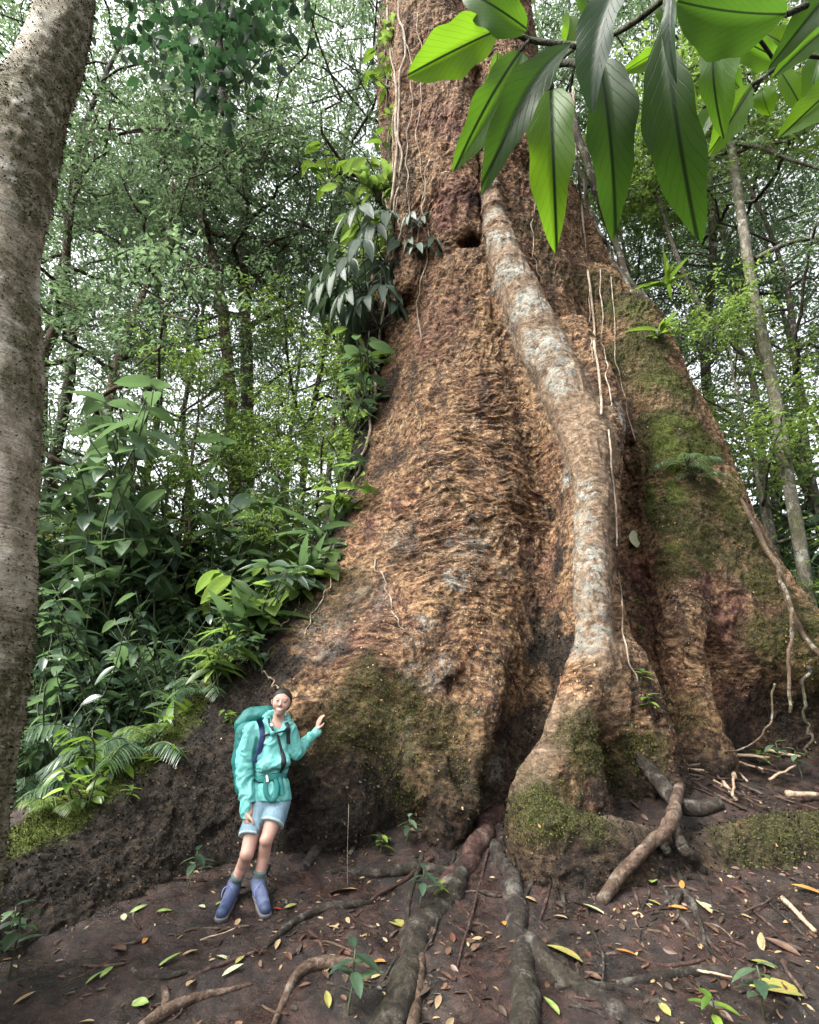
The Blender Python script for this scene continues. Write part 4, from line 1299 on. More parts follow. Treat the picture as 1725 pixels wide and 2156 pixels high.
M_lace = cloth('lace', (.10, .14, .30), (.18, .22, .40), 40, .7, .001)
M_sock = cloth('sock_wool', (.055, .085, .085), (.10, .14, .135), 60, .9, .004)
M_hair = cloth('dark_hair', (.006, .004, .003), (.016, .010, .007), 60, .55, .004)
def flat_mat(name, c, r=.4):
    t = NT(name); return t.finish(t.principled(c, r, None, .4))
M_eye = flat_mat('eye', (.085, .05, .04), .3); M_brow = flat_mat('brow', (.28, .17, .13), .6)
M_lip = flat_mat('lip', (.38, .20, .165), .4); M_teeth = flat_mat('teeth', (.66, .60, .54), .3)
M_buckle = flat_mat('buckle', (.55, .62, .60), .4)

hand_hit, hand_n = hit(676, 1519)
wallY = float(hand_hit[1]) - .035
print('WALL AT HAND', hand_hit, 'behind', hit(575, 1600)[0])
toe = [gp(463, 1946), gp(562, 1938)]; heel = [gp(492, 1888), gp(541, 1884)]
ank = [P(491, 1868, heel[0][1] - .03), P(541.5, 1864, heel[1][1] - .03)]
J = dict(
    sh_l=P(531, 1537, 5.44), el_l=P(516, 1626, 5.40), wr_l=P(526, 1713, 5.27),
    sh_r=P(608, 1531, 5.46), el_r=P(622, 1584, 5.50), wr_r=P(667, 1540, wallY - .03),
    hip_l=P(548, 1690, 5.42), hip_r=P(590, 1686, 5.44), kn_l=P(520, 1799, 5.22), kn_r=P(561, 1768, 5.26),
    neck=P(584, 1528, 5.46), chest=P(576, 1560, 5.46), waist=P(572, 1632, 5.45), pel=P(571, 1675, 5.44))
HC = P(592.8, 1481, 5.42)                 # centre of the head
HR = Matrix.Rotation(R(9), 3, 'Y') @ Matrix.Rotation(R(-3), 3, 'X') @ Matrix.Rotation(R(8), 3, 'Z')
HR = np.array(HR)
def H(x, y, z): return HC + HR @ np.array([x, y, z])

lo = np.array([P(480, 1700, 5.3)[0] - .05, 4.85, toe[0][2] - .05]); hi = np.array([P(700, 1500, 5.8)[0] + .1, wallY + .15, HC[2] + .17])
B = Vol(lo, hi, .0072)
B.chain([J['pel'], J['waist'], J['chest']], [.135, .11, .13], .08, sc=(1, 1.35, 1))
B.chain([J['chest'], J['neck'] - [0, 0, .03]], [.12, .06], .06, sc=(1, 1.3, 1))
B.chain([J['sh_l'], J['sh_r']], [.055, .055], .06)
B.chain([J['neck'] - [0, 0, .03], H(0, .02, -.06)], [.056, .050], .03)
for a in 'lr':
    k = 0 if a == 'l' else 1
    mid = .5 * (J['kn_' + a] + ank[k]) + .12 * (J['kn_' + a] - ank[k]) + np.array([0, .03, 0])
    B.chain([J['hip_' + a], .5 * (J['hip_' + a] + J['kn_' + a]), J['kn_' + a]], [.088, .072, .053], .012)
    B.chain([J['kn_' + a] + [0, .0, .0], mid, .7 * ank[k] + .3 * J['kn_' + a], ank[k]], [.051, .051, .041, .036], .012)
    B.chain([J['kn_' + a] + [0, -.014, .004]], [.044], .02)
    B.chain([ank[k], toe[k] * .7 + heel[k] * .3 + [0, 0, .05]], [.036, .03], .02)
    B.chain([J['sh_' + a], J['el_' + a], J['wr_' + a]], [.048, .040, .027], .03)
# head
B.chain([H(0, .018, .030)], [.094], .02, sc=(1.13, .98, .95))
B.chain([H(0, -.030, .0), H(0, -.048, -.060)], [.066, .040], .035, sc=(1, 1, 1))
B.chain([H(0, -.062, -.088)], [.024], .03)
for s_ in (-1, 1):
    B.chain([H(s_ * .038, -.062, -.022)], [.031], .03)
    B.chain([H(s_ * .086, .010, .014), H(s_ * .082, .006, -.016)], [.012, .009], .008)
    B.chain([H(s_ * .034, -.112, .018)], [.014], .012, True)
    B.chain([H(s_ * .033, -.088, .017)], [.0135], .003)
    B.chain([H(s_ * .012, -.090, .040), H(s_ * .052, -.078, .042)], [.009, .007], .012)
B.chain([H(0, -.092, .026), H(0, -.112, -.018)], [.006, .0090], .012)
B.chain([H(-.011, -.096, -.020), H(.011, -.096, -.020)], [.007, .007], .01)
B.chain([H(-.036, -.072, -.044), H(0, -.086, -.057), H(.036, -.072, -.044)], [.006, .008, .006], .02)
# hands: palm and five bent fingers each
def fingers(wrist, fwd, side, norm, curl, spread=.10, sc=1.0):
    fwd = fwd / np.linalg.norm(fwd); side = side - fwd * side.dot(fwd); side /= np.linalg.norm(side)
    nrm = np.cross(side, fwd); nrm = nrm * np.sign(nrm.dot(norm))
    kn = wrist + fwd * .085 * sc
    for o in (-.026, -.009, .009, .026):
        B.chain([wrist + fwd * .01, kn + side * o * sc], [.019, .0135], .012)
    for i, (o, L) in enumerate(((-.030, .062), (-.010, .076), (.010, .082), (.029, .074))):
        b0 = kn + side * o * sc
        d1 = fwd + side * o * 3 * spread / .1 * .3 + nrm * curl * .4; d1 /= np.linalg.norm(d1)
        d2 = fwd + side * o * 2 + nrm * curl * 1.5; d2 /= np.linalg.norm(d2)
        p1 = b0 + d1 * L * .55 * sc
        B.chain([b0, p1, p1 + d2 * L * .5 * sc], [.0105, .0092, .0076], .003)
    tb_ = wrist + fwd * .03 + side * .028
    p1 = tb_ + (fwd * .55 + side * .8 + nrm * .2) * .042
    B.chain([wrist + fwd * .015, tb_, p1, p1 + (fwd * .85 + side * .35 + nrm * .3) * .034], [.016, .015, .0115, .009], .006)

fingers(J['wr_r'], P(673, 1516, wallY - .02) - J['wr_r'], np.array([.55, -.8, -.1]), np.array([1.0, .45, 0]), .42)
fingers(P(521, 1711, 5.25), np.array([.03, -.06, -1.0]), np.array([.75, -.65, 0]), np.array([.6, .7, 0]), .7, .05, .86)
V, Q = B.mesh(); V = smooth_mesh(V, Q, 1, .4)
fc = (V[Q].mean(1) - HC) @ HR           # face centres in head coordinates
X_, Y_, Z_ = fc.T; front = Y_ < -.055
mi = np.zeros(len(Q), int)
def ell(cx, cz, a, b): return ((X_ - cx) / a) ** 2 + ((Z_ - cz) / b) ** 2 < 1
for s_ in (-1, 1):
    mi[front & ell(s_ * .034, .016, .014, .0046)] = 1
    tilt = (np.abs(X_) - .034) * -.2
    mi[front & (((X_ - s_ * .035) / .021) ** 2 + ((Z_ - .040 - tilt) / .0032) ** 2 < 1)] = 2
arc = -.058 + 11.0 * X_ ** 2
mi[front & (Z_ < arc + .004) & (np.abs(X_) < .036) & (np.abs(Z_ - arc) < .0105 * (1 - (X_ / .041) ** 2) + .0012)] = 3
mi[front & (np.abs(X_) < .033) & (np.abs(Z_ - arc - .001) < .0068 * (1 - (X_ / .035) ** 2))] = 4
person = empty('person', tuple(.5 * (heel[0] + heel[1])))
tag(person, 'smiling hiker in aqua jacket and pale blue shorts leaning a hand on the giant tree', 'person')
PO = np.array(person.location)
def part(name, V, Q, mats, parent, mi=None, org=PO, smooth=True):
    return link(name, np_mesh(name, V - org, [Q], mats, mi, smooth), parent)
body = part('body', V, Q, [M_skin, M_eye, M_brow, M_lip, M_teeth], person, mi)

# hair drawn back
Hh = Vol(HC - .16, HC + .17, .006)
Hh.chain([H(0, .022, .031)], [.1015], .01, sc=(1.12, .97, .95))
Hh.chain([H(0, .125, .02)], [.042], .02)
g = np.stack(np.meshgrid(*Hh.ax, indexing='ij'), -1) - HC
gl = g @ HR
zb_ = .084 - 8.0 * gl[..., 0] ** 2
Hh.F = np.maximum(Hh.F, -np.maximum((gl[..., 2] - zb_) * .8, gl[..., 1] + .020)).astype(np.float32)
Hh.F = np.maximum(Hh.F, -(gl[..., 2] + .055)).astype(np.float32)
V, Q = Hh.mesh(); part('hair', smooth_mesh(V, Q, 1), Q, [M_hair], person)

# jacket
Jv = Vol(lo, hi, .0085)
Jv.chain([P(577, 1548, 5.47), P(577, 1575, 5.46), P(573, 1605, 5.45), P(571, 1632, 5.45), P(571, 1660, 5.44), P(571, 1700, 5.44)],
         [.140, .155, .150, .138, .158, .180], .06, sc=(1, 1.22, 1))
Jv.chain([P(544, 1537, 5.46), P(605, 1531, 5.47)], [.078, .070], .06)
Jv.chain([P(560, 1507, 5.55), P(578, 1503, 5.60), P(602, 1508, 5.57)], [.034, .04, .032], .03)
Jv.chain([P(561, 1503, 5.50), P(563, 1520, 5.40), P(575, 1543, 5.33)], [.028, .028, .022], .02)
Jv.chain([P(606, 1507, 5.52), P(605, 1524, 5.42), P(591, 1546, 5.34)], [.026, .026, .022], .02)
Jv.chain([P(584, 1500, 5.44), P(584, 1528, 5.43)], [.050, .055], .02, True)
Jv.chain([P(531, 1539, 5.44), P(517, 1585, 5.42), P(515, 1628, 5.39), P(520, 1675, 5.33), P(527, 1735, 5.27)], [.078, .080, .076, .072, .064], .012)
Jv.chain([P(607, 1535, 5.46), P(617, 1562, 5.48), P(623, 1586, 5.49), P(645, 1563, .5 * (5.49 + wallY)), J['wr_r'] + (J['wr_r'] - J['el_r']) * .06], [.075, .066, .062, .052, .045], .03)
Jv.chain([P(560, 1615, 5.33), P(600, 1605, 5.36)], [.05, .05], .06)
gz_ = Jv.ax[2][None, None, :]; gx_ = Jv.ax[0][:, None, None]
hem = np.where(gx_ < P(537, 1690, 5.4)[0], P(527, 1724, 5.28)[2], P(570, 1688, 5.33)[2])
Jv.F = np.maximum(Jv.F, (hem - gz_) * .9).astype(np.float32)
ad = J['wr_r'] - P(645, 1563, .5 * (5.49 + wallY)); ad /= np.linalg.norm(ad)
g = np.stack(np.meshgrid(*Jv.ax, indexing='ij'), -1)
nearw = np.linalg.norm(g - J['wr_r'], axis=-1) < .14
Jv.F = np.where(nearw, np.maximum(Jv.F, (g - J['wr_r']) @ ad - .012), Jv.F).astype(np.float32)
del g
V, Q = Jv.mesh(); V = smooth_mesh(V, Q, 1, .5)
Nn = normals(V, Q)
wx = .25 * fbm(V[:, 0] * 5, V[:, 1] * 5, V[:, 2] * 5, 2, 402)
wr = (1 - np.abs(fbm(V[:, 0] * 7 + 7 * V[:, 2] + wx * 6, V[:, 1] * 6, V[:, 2] * 9 - 8 * V[:, 0] + wx * 9, 2, 400)) * 3.0) 
V = V + Nn * (.016 * wr - .009)[:, None]
jk = part('jacket', V, Q, [M_jacket], person)
jbvh = BVHTree.FromPolygons([tuple(p) for p in V], [tuple(int(i) for i in q) for q in Q])
def onj(px, py, off=.008):
    d = ray(px, py); d = d / np.linalg.norm(d)
    r = jbvh.ray_cast(Vector(CAM), Vector(d))
    if r[0] is None: return P(px, py, 5.3)
    return np.array(r[0]) - d * off

# shorts
S = Vol(lo, hi, .0085)
S.chain([P(571, 1655, 5.45), P(571, 1685, 5.44)], [.135, .145], .04, sc=(1, 1.2, 1))
hems = []
for a, tt, r0, r1 in (('l', .68, .094, .106), ('r', .62, .090, .102)):
    h0, k0 = J['hip_' + a], J['kn_' + a]
    e0 = h0 + (k0 - h0) * tt
    S.chain([h0, e0 + (k0 - h0) * .3], [r0, r1 + .006], .012)
    hems.append((e0, (k0 - h0) / np.linalg.norm(k0 - h0)))
g = np.stack(np.meshgrid(*S.ax, indexing='ij'), -1)
dl = [np.linalg.norm(np.cross(g - e_, ax_), axis=-1) for e_, ax_ in hems]
own = dl[0] < dl[1]
cutv = np.where(own, (g - hems[0][0]) @ hems[0][1], (g - hems[1][0]) @ hems[1][1])
S.F = np.maximum(S.F, cutv).astype(np.float32)
S.F = np.maximum(S.F, g[..., 2] - P(571, 1640, 5.44)[2]).astype(np.float32)
del g
V, Q = S.mesh(); V = smooth_mesh(V, Q, 1, .5); Nn = normals(V, Q)
wr = 1 - np.abs(fbm(V[:, 0] * 8, V[:, 1] * 8, V[:, 2] * 5, 3, 401)) * 2.4
V = V + Nn * (.009 * wr - .004)[:, None]
ctr = V[Q].mean(1)
dh = np.where(np.linalg.norm(np.cross(ctr - hems[0][0], hems[0][1]), axis=1) < np.linalg.norm(np.cross(ctr - hems[1][0], hems[1][1]), axis=1), (ctr - hems[0][0]) @ hems[0][1], (ctr - hems[1][0]) @ hems[1][1])
M_hem = cloth('hem_piping', (.30, .40, .42), (.36, .46, .48), 60, .8, .002)
part('shorts', V, Q, [M_shorts, M_hem], person, (dh > -.013).astype(int))

# dark layer in the open zip
mb = MB()
zp = [(580, 1531), (585, 1548), (590, 1566), (595, 1585), (598, 1602), (596, 1617), (590, 1628)]
q = spline([onj(a, b, .004) for a, b in zp], 20)
mb.tube(q, np.interp(np.linspace(0, 1, 20), [0, .3, .7, 1], [.012, .011, .028, .010]), 8, flat=.35)
q = spline([onj(a, b, .003) for a, b in ((566, 1512), (568, 1524), (576, 1538))], 8); mb.tube(q, .012, 8, flat=.5)
o = mb.build('zip_opening', [M_black], person); o.data.transform(Matrix.Translation(-person.location))

for k in (0, 1):
    up = J['kn_' + 'lr'[k]] - ank[k]; up = up / np.linalg.norm(up)
    mb = MB(); mb.tube(spline([ank[k] - up * .01, ank[k] + up * .05, ank[k] + up * .115], 8), [.046, .045, .043, .044, .046, .049, .052, .053], 14, noise=(.05, .02))
    o = mb.build('sock', [M_sock], person); o.data.transform(Matrix.Translation(-person.location))
    f = toe[k] - heel[k]; fl_ = np.linalg.norm(f); f = f / fl_
    sd = np.cross(f, [0, 0, 1.0]); sd /= np.linalg.norm(sd); upn = np.cross(sd, f)
    def F_(a, b, c): return heel[k] + f * a + sd * b + upn * c
    bv = Vol(np.minimum(heel[k], toe[k]) - .12, np.maximum(heel[k], toe[k]) + .24, .0065)
    bv.chain([F_(.045, 0, .05), F_(.12, 0, .06), F_(.20, .002, .052), F_(fl_ - .055, .004, .045)], [.043, .047, .048, .043], .02)
    bv.chain([F_(.05, 0, .05), ank[k] + up * .035], [.047, .055], .03)
    bv.chain([ank[k] + up * .01, F_(.14, 0, .075)], [.046, .035], .03)
    bv.chain([ank[k] + up * .05, ank[k] + up * .14], [.040, .042], .006, True)
    V, Q = bv.mesh(); V = smooth_mesh(V, Q, 1)
    fcx = (V[Q].mean(1) - heel[k]) @ f
    bt = part('boot', V, Q, [M_boot, M_toe], person, (fcx > fl_ - .085).astype(int))
    sv_ = Vol(np.minimum(heel[k], toe[k]) - .12, np.maximum(heel[k], toe[k]) + .2, .0065)
    sv_.chain([F_(.045, 0, .02), F_(.14, .002, .02), F_(.20, .004, .02), F_(fl_ - .05, .004, .022)], [.048, .046, .054, .050], .02)
    c_ = (np.stack(np.meshgrid(*sv_.ax, indexing='ij'), -1) - heel[k]) @ upn
    sv_.F = np.maximum(sv_.F, np.abs(c_ - .012) - .018).astype(np.float32)
    V, Q = sv_.mesh(); part('sole', smooth_mesh(V, Q, 1), Q, [M_sole], bt)
    mb = MB()
    for i in range(5):
        u = .10 + .028 * i
        zc = .118 - .014 * i
        mb.tube([F_(u, -.036, zc - .02), F_(u + .012, 0, zc + .006), F_(u + .002, .036, zc - .02)], .0042, 5)
    mb.tube(spline([F_(.10, .01, .125), F_(.12, .05, .12), F_(.135, .062, .09), F_(.15, .06, .06)], 8), .004, 5)
    o = mb.build('laces', [M_lace], bt); o.data.transform(Matrix.Translation(-person.location))

# ------------------------------------------------------------------ backpack (worn, a thing of its own)
pack = empty('backpack', tuple(P(520, 1590, 5.66)))
tag(pack, "teal hiking backpack with navy shoulder straps worn on the hiker's back", 'backpack')
KO = np.array(pack.location)
pv = Vol(P(480, 1700, 5.6) - [.1, .15, .1], P(600, 1480, 5.75) + [.1, .22, .12], .011)
pv.chain([P(524, 1545, 5.70), P(520, 1600, 5.70), P(524, 1655, 5.68)], [.125, .135, .12], .05)
pv.chain([P(560, 1545, 5.72), P(560, 1650, 5.70)], [.13, .13], .05)
V, Q = pv.mesh(); V = smooth_mesh(V, Q, 2); Nn = normals(V, Q)
V = V + Nn * (.012 * fbm(V[:, 0] * 6, V[:, 1] * 6, V[:, 2] * 16, 3, 410))[:, None]
bag = part('bag', V, Q, [M_pack], pack, org=KO)
pv = Vol(P(480, 1700, 5.6) - [.1, .15, .1], P(600, 1480, 5.75) + [.1, .22, .12], .011)
pv.chain([P(512, 1528, 5.74), P(528, 1512, 5.76), P(562, 1508, 5.78)], [.085, .10, .10], .05)
V, Q = pv.mesh(); V = smooth_mesh(V, Q, 1); Nn = normals(V, Q)
V = V + Nn * (.014 * fbm(V[:, 0] * 9, V[:, 1] * 9, V[:, 2] * 14, 3, 411))[:, None]
part('lid', V, Q, [M_pack], pack, org=KO)
def webbing(name, pts, w, m, n=22, thick=.25, off=.010):
    q = spline([onj(a, b, off) for a, b in pts], n)
    # keep the ribbon facing the camera
    tan = np.gradient(q, axis=0); tan /= np.linalg.norm(tan, axis=1, keepdims=True)
    toc = CAM - q; toc /= np.linalg.norm(toc, axis=1, keepdims=True)
    sd = np.cross(tan, toc); sd /= np.linalg.norm(sd, axis=1, keepdims=True)
    a = w / 2; b = .004
    rows = [q - sd * a, q - sd * a * .6 + toc * b, q + sd * a * .6 + toc * b, q + sd * a, q + sd * a * .6 - toc * b, q - sd * a * .6 - toc * b]
    V = np.stack(rows, 1).reshape(-1, 3); k = 6
    i = np.arange(n - 1)[:, None] * k; j = np.arange(k)[None]
    Qd = np.stack([i + j, i + (j + 1) % k, i + k + (j + 1) % k, i + k + j], -1).reshape(-1, 4)
    mb = MB(); mb.add(V, Qd)
    o = mb.build(name, [m], pack); o.data.transform(Matrix.Translation(-pack.location))
    return o
webbing('shoulder_strap', [(545, 1514), (551, 1530), (553, 1548), (549, 1570), (542, 1592), (538, 1606)], .050, M_navy)
webbing('shoulder_strap', [(601, 1516), (606, 1530), (608, 1548), (607, 1566)], .034, M_black)
webbing('chest_strap', [(553, 1549), (566, 1546), (580, 1544), (594, 1540), (606, 1537)], .016, M_black)
webbing('hip_belt', [(538, 1634), (548, 1640), (560, 1640), (575, 1636), (590, 1634), (603, 1631)], .062, M_belt)
webbing('belt_strap', [(562, 1640), (559, 1655), (561, 1672), (568, 1683), (577, 1683), (583, 1668), (583, 1652), (579, 1640)], .040, M_belt, off=.022)
webbing('belt_strap', [(588, 1636), (591, 1650), (593, 1664), (594, 1674)], .045, M_belt, off=.016)
bk = webbing('buckle', [(561, 1632), (563, 1638), (564, 1646)], .020, M_buckle, 6, off=.03)
webbing('buckle', [(570, 1523), (573, 1528)], .022, M_buckle, 4, off=.012)
# ------------------------------------------------------------------ surface roots: parts of the giant tree
def root_bark(name, cols, moss):
    return bark_mat(name, cols, moss, (1, 1, 1), .12)
R_GREY = root_bark('root_bark_grey', [(.005, .004, .0035), (.018, .014, .0115), (.055, .045, .036)], .12)
R_RED = root_bark('root_bark_red', [(.010, .005, .004), (.036, .018, .015), (.08, .048, .037)], .05)
R_PALE = root_bark('root_bark_pale', [(.020, .013, .009), (.062, .040, .028), (.15, .11, .083)], .05)
GL = np.array(giant.location)
def root(pts, m=R_GREY, lift=.2, n=None, seed=0, hover=None):
    pts = np.array(pts, float)
    w = []
    for i, q in enumerate(pts):
        g = gp(q[0], q[1])
        r = q[2] * .46 * float((g - CAM) @ FWD) / FPX
        lift = lift if i else lift - .05
        up = r * lift + (hover[i] if hover is not None else 0)
        w.append([*(g + np.array([0, 0, up])), r])
    n = n or 64
    s_ = spline(w, n)
    ar = np.concatenate([[0], np.cumsum(np.linalg.norm(np.diff(s_[:, :3], axis=0), axis=1))])
    wob = .55 * s_[:, 3]
    s_[:, 0] += wob * vn(ar * 4.5, seed * 3.1, 0, 5); s_[:, 1] += wob * vn(ar * 4.5, seed * 3.1, 5, 6)
    s_[:, 2] += .3 * s_[:, 3] * vn(ar * 3.5, seed * 1.7, 9, 7)
    s_[:, 3] *= 1 + .18 * vn(ar * 5, seed * 2.3, 4, 8)
    s_[-1, 3] *= .4
    mb = MB(); mb.tube(s_[:, :3] - GL, s_[:, 3], 16, 0, (.16, .035), seed)
    return mb.build('root', [m], giant)
root([(1060, 1700, 40), (1020, 1740, 50), (988, 1808, 46), (945, 1880, 50)], R_RED, -.3, seed=1)
root([(985, 1810, 40), (945, 1880, 52), (888, 1960, 62), (845, 2050, 70), (805, 2170, 84)], R_GREY, -.3, seed=2)
root([(1050, 1780, 40), (1078, 1850, 44), (1092, 1950, 48), (1104, 2050, 62), (1112, 2180, 74)], R_GREY, -.2, seed=3)
root([(1096, 1960, 36), (1130, 1995, 44), (1200, 2065, 52), (1285, 2115, 56), (1360, 2180, 60)], R_GREY, -.3, seed=4)
def root3(pts, r, m, seed):
    q = spline(PL(pts), 50); u = np.linspace(0, 1, 50)
    for k in range(3): q[:, k] += .02 * vn(u * 9, seed, k * 3.3, 5)
    mb = MB(); mb.tube(q - GL, np.interp(u, np.linspace(0, 1, len(r)), r) * (1 + .15 * vn(u * 14, seed, 2, 8)), 14, 0, (.16, .035), seed)
    return mb.build('root', [m], giant)
a_, b_ = gp(1262, 1898), gp(1484, 1838); c_ = gp(1424, 1815)
root3([(1432, 1655, 6.35), (1424, 1685, 6.0), (1412, 1715, 5.72), (1392, 1755, 5.6), (1335, 1812, float(a_[1]) + .18), (1262, 1898, float(a_[1]))], [.05, .06, .066, .062, .054, .042], R_PALE, 5)
root3([(1412, 1720, 5.72), (1428, 1765, 5.62), (1455, 1805, 5.6), (1486, 1842, float(b_[1]))], [.05, .05, .045, .03], R_GREY, 6)
root3([(1396, 1762, 5.62), (1402, 1790, 5.6), (1424, 1816, float(c_[1]))], [.04, .035, .02], R_GREY, 7)
root([(700, 1838, 14), (745, 1838, 22), (800, 1840, 26), (880, 1833, 24), (970, 1850, 20)], R_GREY, .3, seed=8)
root([(556, 1998, 9), (592, 1965, 13), (630, 1938, 16), (680, 1914, 18), (740, 1908, 17), (785, 1902, 10)], R_GREY, .3, seed=9)
root([(575, 2165, 16), (598, 2110, 20), (622, 2065, 22), (660, 2040, 24), (720, 2032, 26), (792, 2036, 14)], R_PALE, .4, seed=10)
root([(300, 2175, 26), (350, 2135, 26), (410, 2108, 20), (470, 2088, 14), (530, 2072, 8)], R_PALE, .3, seed=11)
root([(352, 2125, 20), (350, 2105, 17), (346, 2082, 13)], R_PALE, .4, seed=12)
root([(1190, 1818, 14), (1260, 1812, 18), (1320, 1800, 20), (1385, 1785, 16)], R_GREY, .4, seed=13)
root([(888, 1995, 22), (884, 2060, 24), (874, 2120, 26), (862, 2180, 26)], R_PALE, .2, seed=14)
root([(1300, 2072, 14), (1380, 2060, 20), (1470, 2045, 24), (1560, 2058, 24), (1640, 2095, 20), (1700, 2140, 14)], R_GREY, .05, seed=15)
root([(278, 2042, 10), (300, 2062, 14), (340, 2062, 14), (392, 2050, 8)], R_GREY, .4, seed=16)
root([(650, 1960, 8), (672, 1985, 9), (682, 2010, 8)], R_RED, .3, seed=17)
root([(960, 1900, 10), (985, 1850, 12), (990, 1930, 8)][::2], R_RED, .4, seed=18)
root([(1420, 1905, 12), (1435, 1880, 16), (1452, 1900, 14), (1470, 1940, 10)], R_GREY, .3, seed=19)
root([(1435, 1880, 14), (1400, 1905, 12), (1380, 1925, 8)], R_GREY, .3, seed=20)
root([(540, 2005, 6), (490, 2025, 9), (430, 2045, 8), (380, 2075, 5)], R_RED, .3, seed=21)
root([(640, 1830, 20), (665, 1790, 30), (690, 1755, 36)], R_GREY, .3, seed=22)
root([(820, 1780, 16), (790, 1760, 20), (760, 1770, 16), (735, 1800, 8)], R_GREY, .2, seed=23)
root([(1500, 2020, 7), (1400, 2035, 9), (1300, 2010, 7), (1220, 2030, 5)], R_RED, .3, seed=24)
root([(1170, 2080, 14), (1240, 2072, 18), (1330, 2090, 18), (1420, 2125, 14)], R_GREY, .1, seed=25)
for i in range(18):     # thin roots fanning out from the foot of the tree
    px = 880 + 40 * i + rng.uniform(-20, 20); py = 1785 + rng.uniform(0, 25) + (30 if px > 1120 else 0)
    dx = (px - 1080) * .45 + rng.normal(0, 60); L = rng.uniform(120, 320); w = rng.uniform(6, 13)
    root([(px, py, w), (px + dx * .3, py + L * .33, w * .9), (px + dx * .55 + rng.normal(0, 18), py + L * .66, w * .75), (px + dx, py + L, w * .4)], [R_GREY, R_RED, R_GREY][i % 3], .25, 40, 140 + i)
for i in range(44):     # thin rootlets
    px, py = rng.uniform(150, 1700), rng.uniform(1840, 2140)
    a = rng.uniform(0, 6.28); L = rng.uniform(40, 120)
    pts = [(px + L * u * math.cos(a + .5 * u), py + .5 * L * u * math.sin(a + .5 * u), rng.uniform(3.5, 7)) for u in (0, .33, .66, 1)]
    root(pts, [R_GREY, R_RED, R_PALE][i % 3], .5, 12, 40 + i)
# dark broken stub on the big root
mb = MB()
q = spline(PL([(1340, 1575, 6.5), (1385, 1640, 6.35), (1425, 1690, 6.15), (1470, 1702, 6.05), (1520, 1690, 6.0)]), 18)
mb.tube(q - GL, np.interp(np.linspace(0, 1, 18), [0, .5, .8, 1], [.09, .075, .075, .06]), 14, 0, (.3, .08), 3)
mb.build('root', [R_GREY], giant)

# ------------------------------------------------------------------ vines
def vine(name, pts, r, m, label, n=40, cat='vine', wob=.03, surf=None):
    q = spline(np.array(pts) if surf else PL(pts), n)
    u = np.arange(n)
    for k in range(3): q[:, k] += wob * vn(u * .35, 3.7 * k + pts[0][0] * .37, 0, 90 + k)
    mb = MB(); mb.tube(q, np.linspace(r, r * .7, n), 7, 0, (.25, .05), 2)
    o = mb.build(name, [m]); tag(o, label, cat); return o
def on(px, py, off=.04):
    h_, n_ = hit(px, py)
    if h_ is None: return P(px, py, 9.0)
    d = ray(px, py); d = d / np.linalg.norm(d)
    return h_ - d * off
def svine(pts, r, m, label, off=.05, **kw):
    return vine('vine', [tuple(on(a, b, off + .02)) for a, b in spline(np.array(pts, float), 22)], r, m, label, surf=True, **kw)
V_PALE = bark_mat('vine_pale', [(.09, .07, .05), (.25, .20, .15), (.40, .34, .27)], .1, (1, 1, .4), .2)
svine([(1205, 180), (1212, 300), (1222, 420), (1236, 540), (1246, 640), (1252, 720), (1262, 800), (1268, 875)], .028, V_PALE, 'long pale vine hanging down the trunk right of the snaking root', .10)
svine([(1240, 600), (1243, 700), (1248, 760)], .012, V_PALE, 'thin pale vine close beside the long hanging vine', .08)
svine([(1285, 560), (1292, 650), (1296, 740), (1310, 820), (1330, 900), (1345, 950)], .010, V_PALE, 'thin thread vine over the mossy upper right bark', .06)
svine([(1278, 900), (1290, 1000), (1298, 1100), (1305, 1200), (1308, 1290), (1320, 1380), (1345, 1440)], .013, V_PALE, 'slender wavy vine right of the lower snaking root', .05)
vine('liana', [(1195, 200, 8.7), (1222, 300, 8.9), (1255, 400, 9.2), (1290, 490, 9.7), (1320, 580, 9.6), (1365, 640, 9.5), (1388, 700, 9.4), (1388, 770, 9.3), (1402, 830, 9.2), (1440, 880, 9.0)], .09, B_DARK,
     'thick dark liana bulging off the upper right edge of the giant trunk', 60)
vine('liana', [(1210, 330, 8.7), (1245, 440, 9.1), (1285, 540, 9.5), (1340, 640, 9.3), (1350, 720, 9.2)], .045, B_DARK, 'thinner dark liana entwined beside the thick one on the right edge', 50, wob=.08)
vine('liana', [(1440, 880, 8.9), (1500, 980, 8.6), (1560, 1060, 8.35), (1610, 1150, 8.1), (1645, 1210, 7.9), (1668, 1290, 7.75), (1705, 1350, 7.6), (1760, 1420, 7.5)], .05, B_BROWN,
     'brown liana running down the mossy ridge of the right buttress', 60, wob=.02)
vine('liana', [(1640, 1200, 7.8), (1662, 1270, 7.6), (1665, 1340, 7.5), (1660, 1420, 7.45), (1668, 1500, 7.4)], .03, B_BROWN, 'liana branch dropping from the right buttress ridge towards the dark hollow', 40, wob=.04)
vine('liana', [(1630, 1440, 7.5), (1628, 1510, 7.4), (1590, 1560, 7.3), (1530, 1585, 7.25)], .014, B_BROWN, 'thin hooked liana hanging in front of the dark hollow on the right', 30)
vine('liana', [(1700, 1400, 7.5), (1690, 1480, 7.5), (1705, 1540, 7.5), (1695, 1590, 7.5)], .022, B_DARK, 'twisted dark liana in the hollow at the right edge', 40, wob=.06)
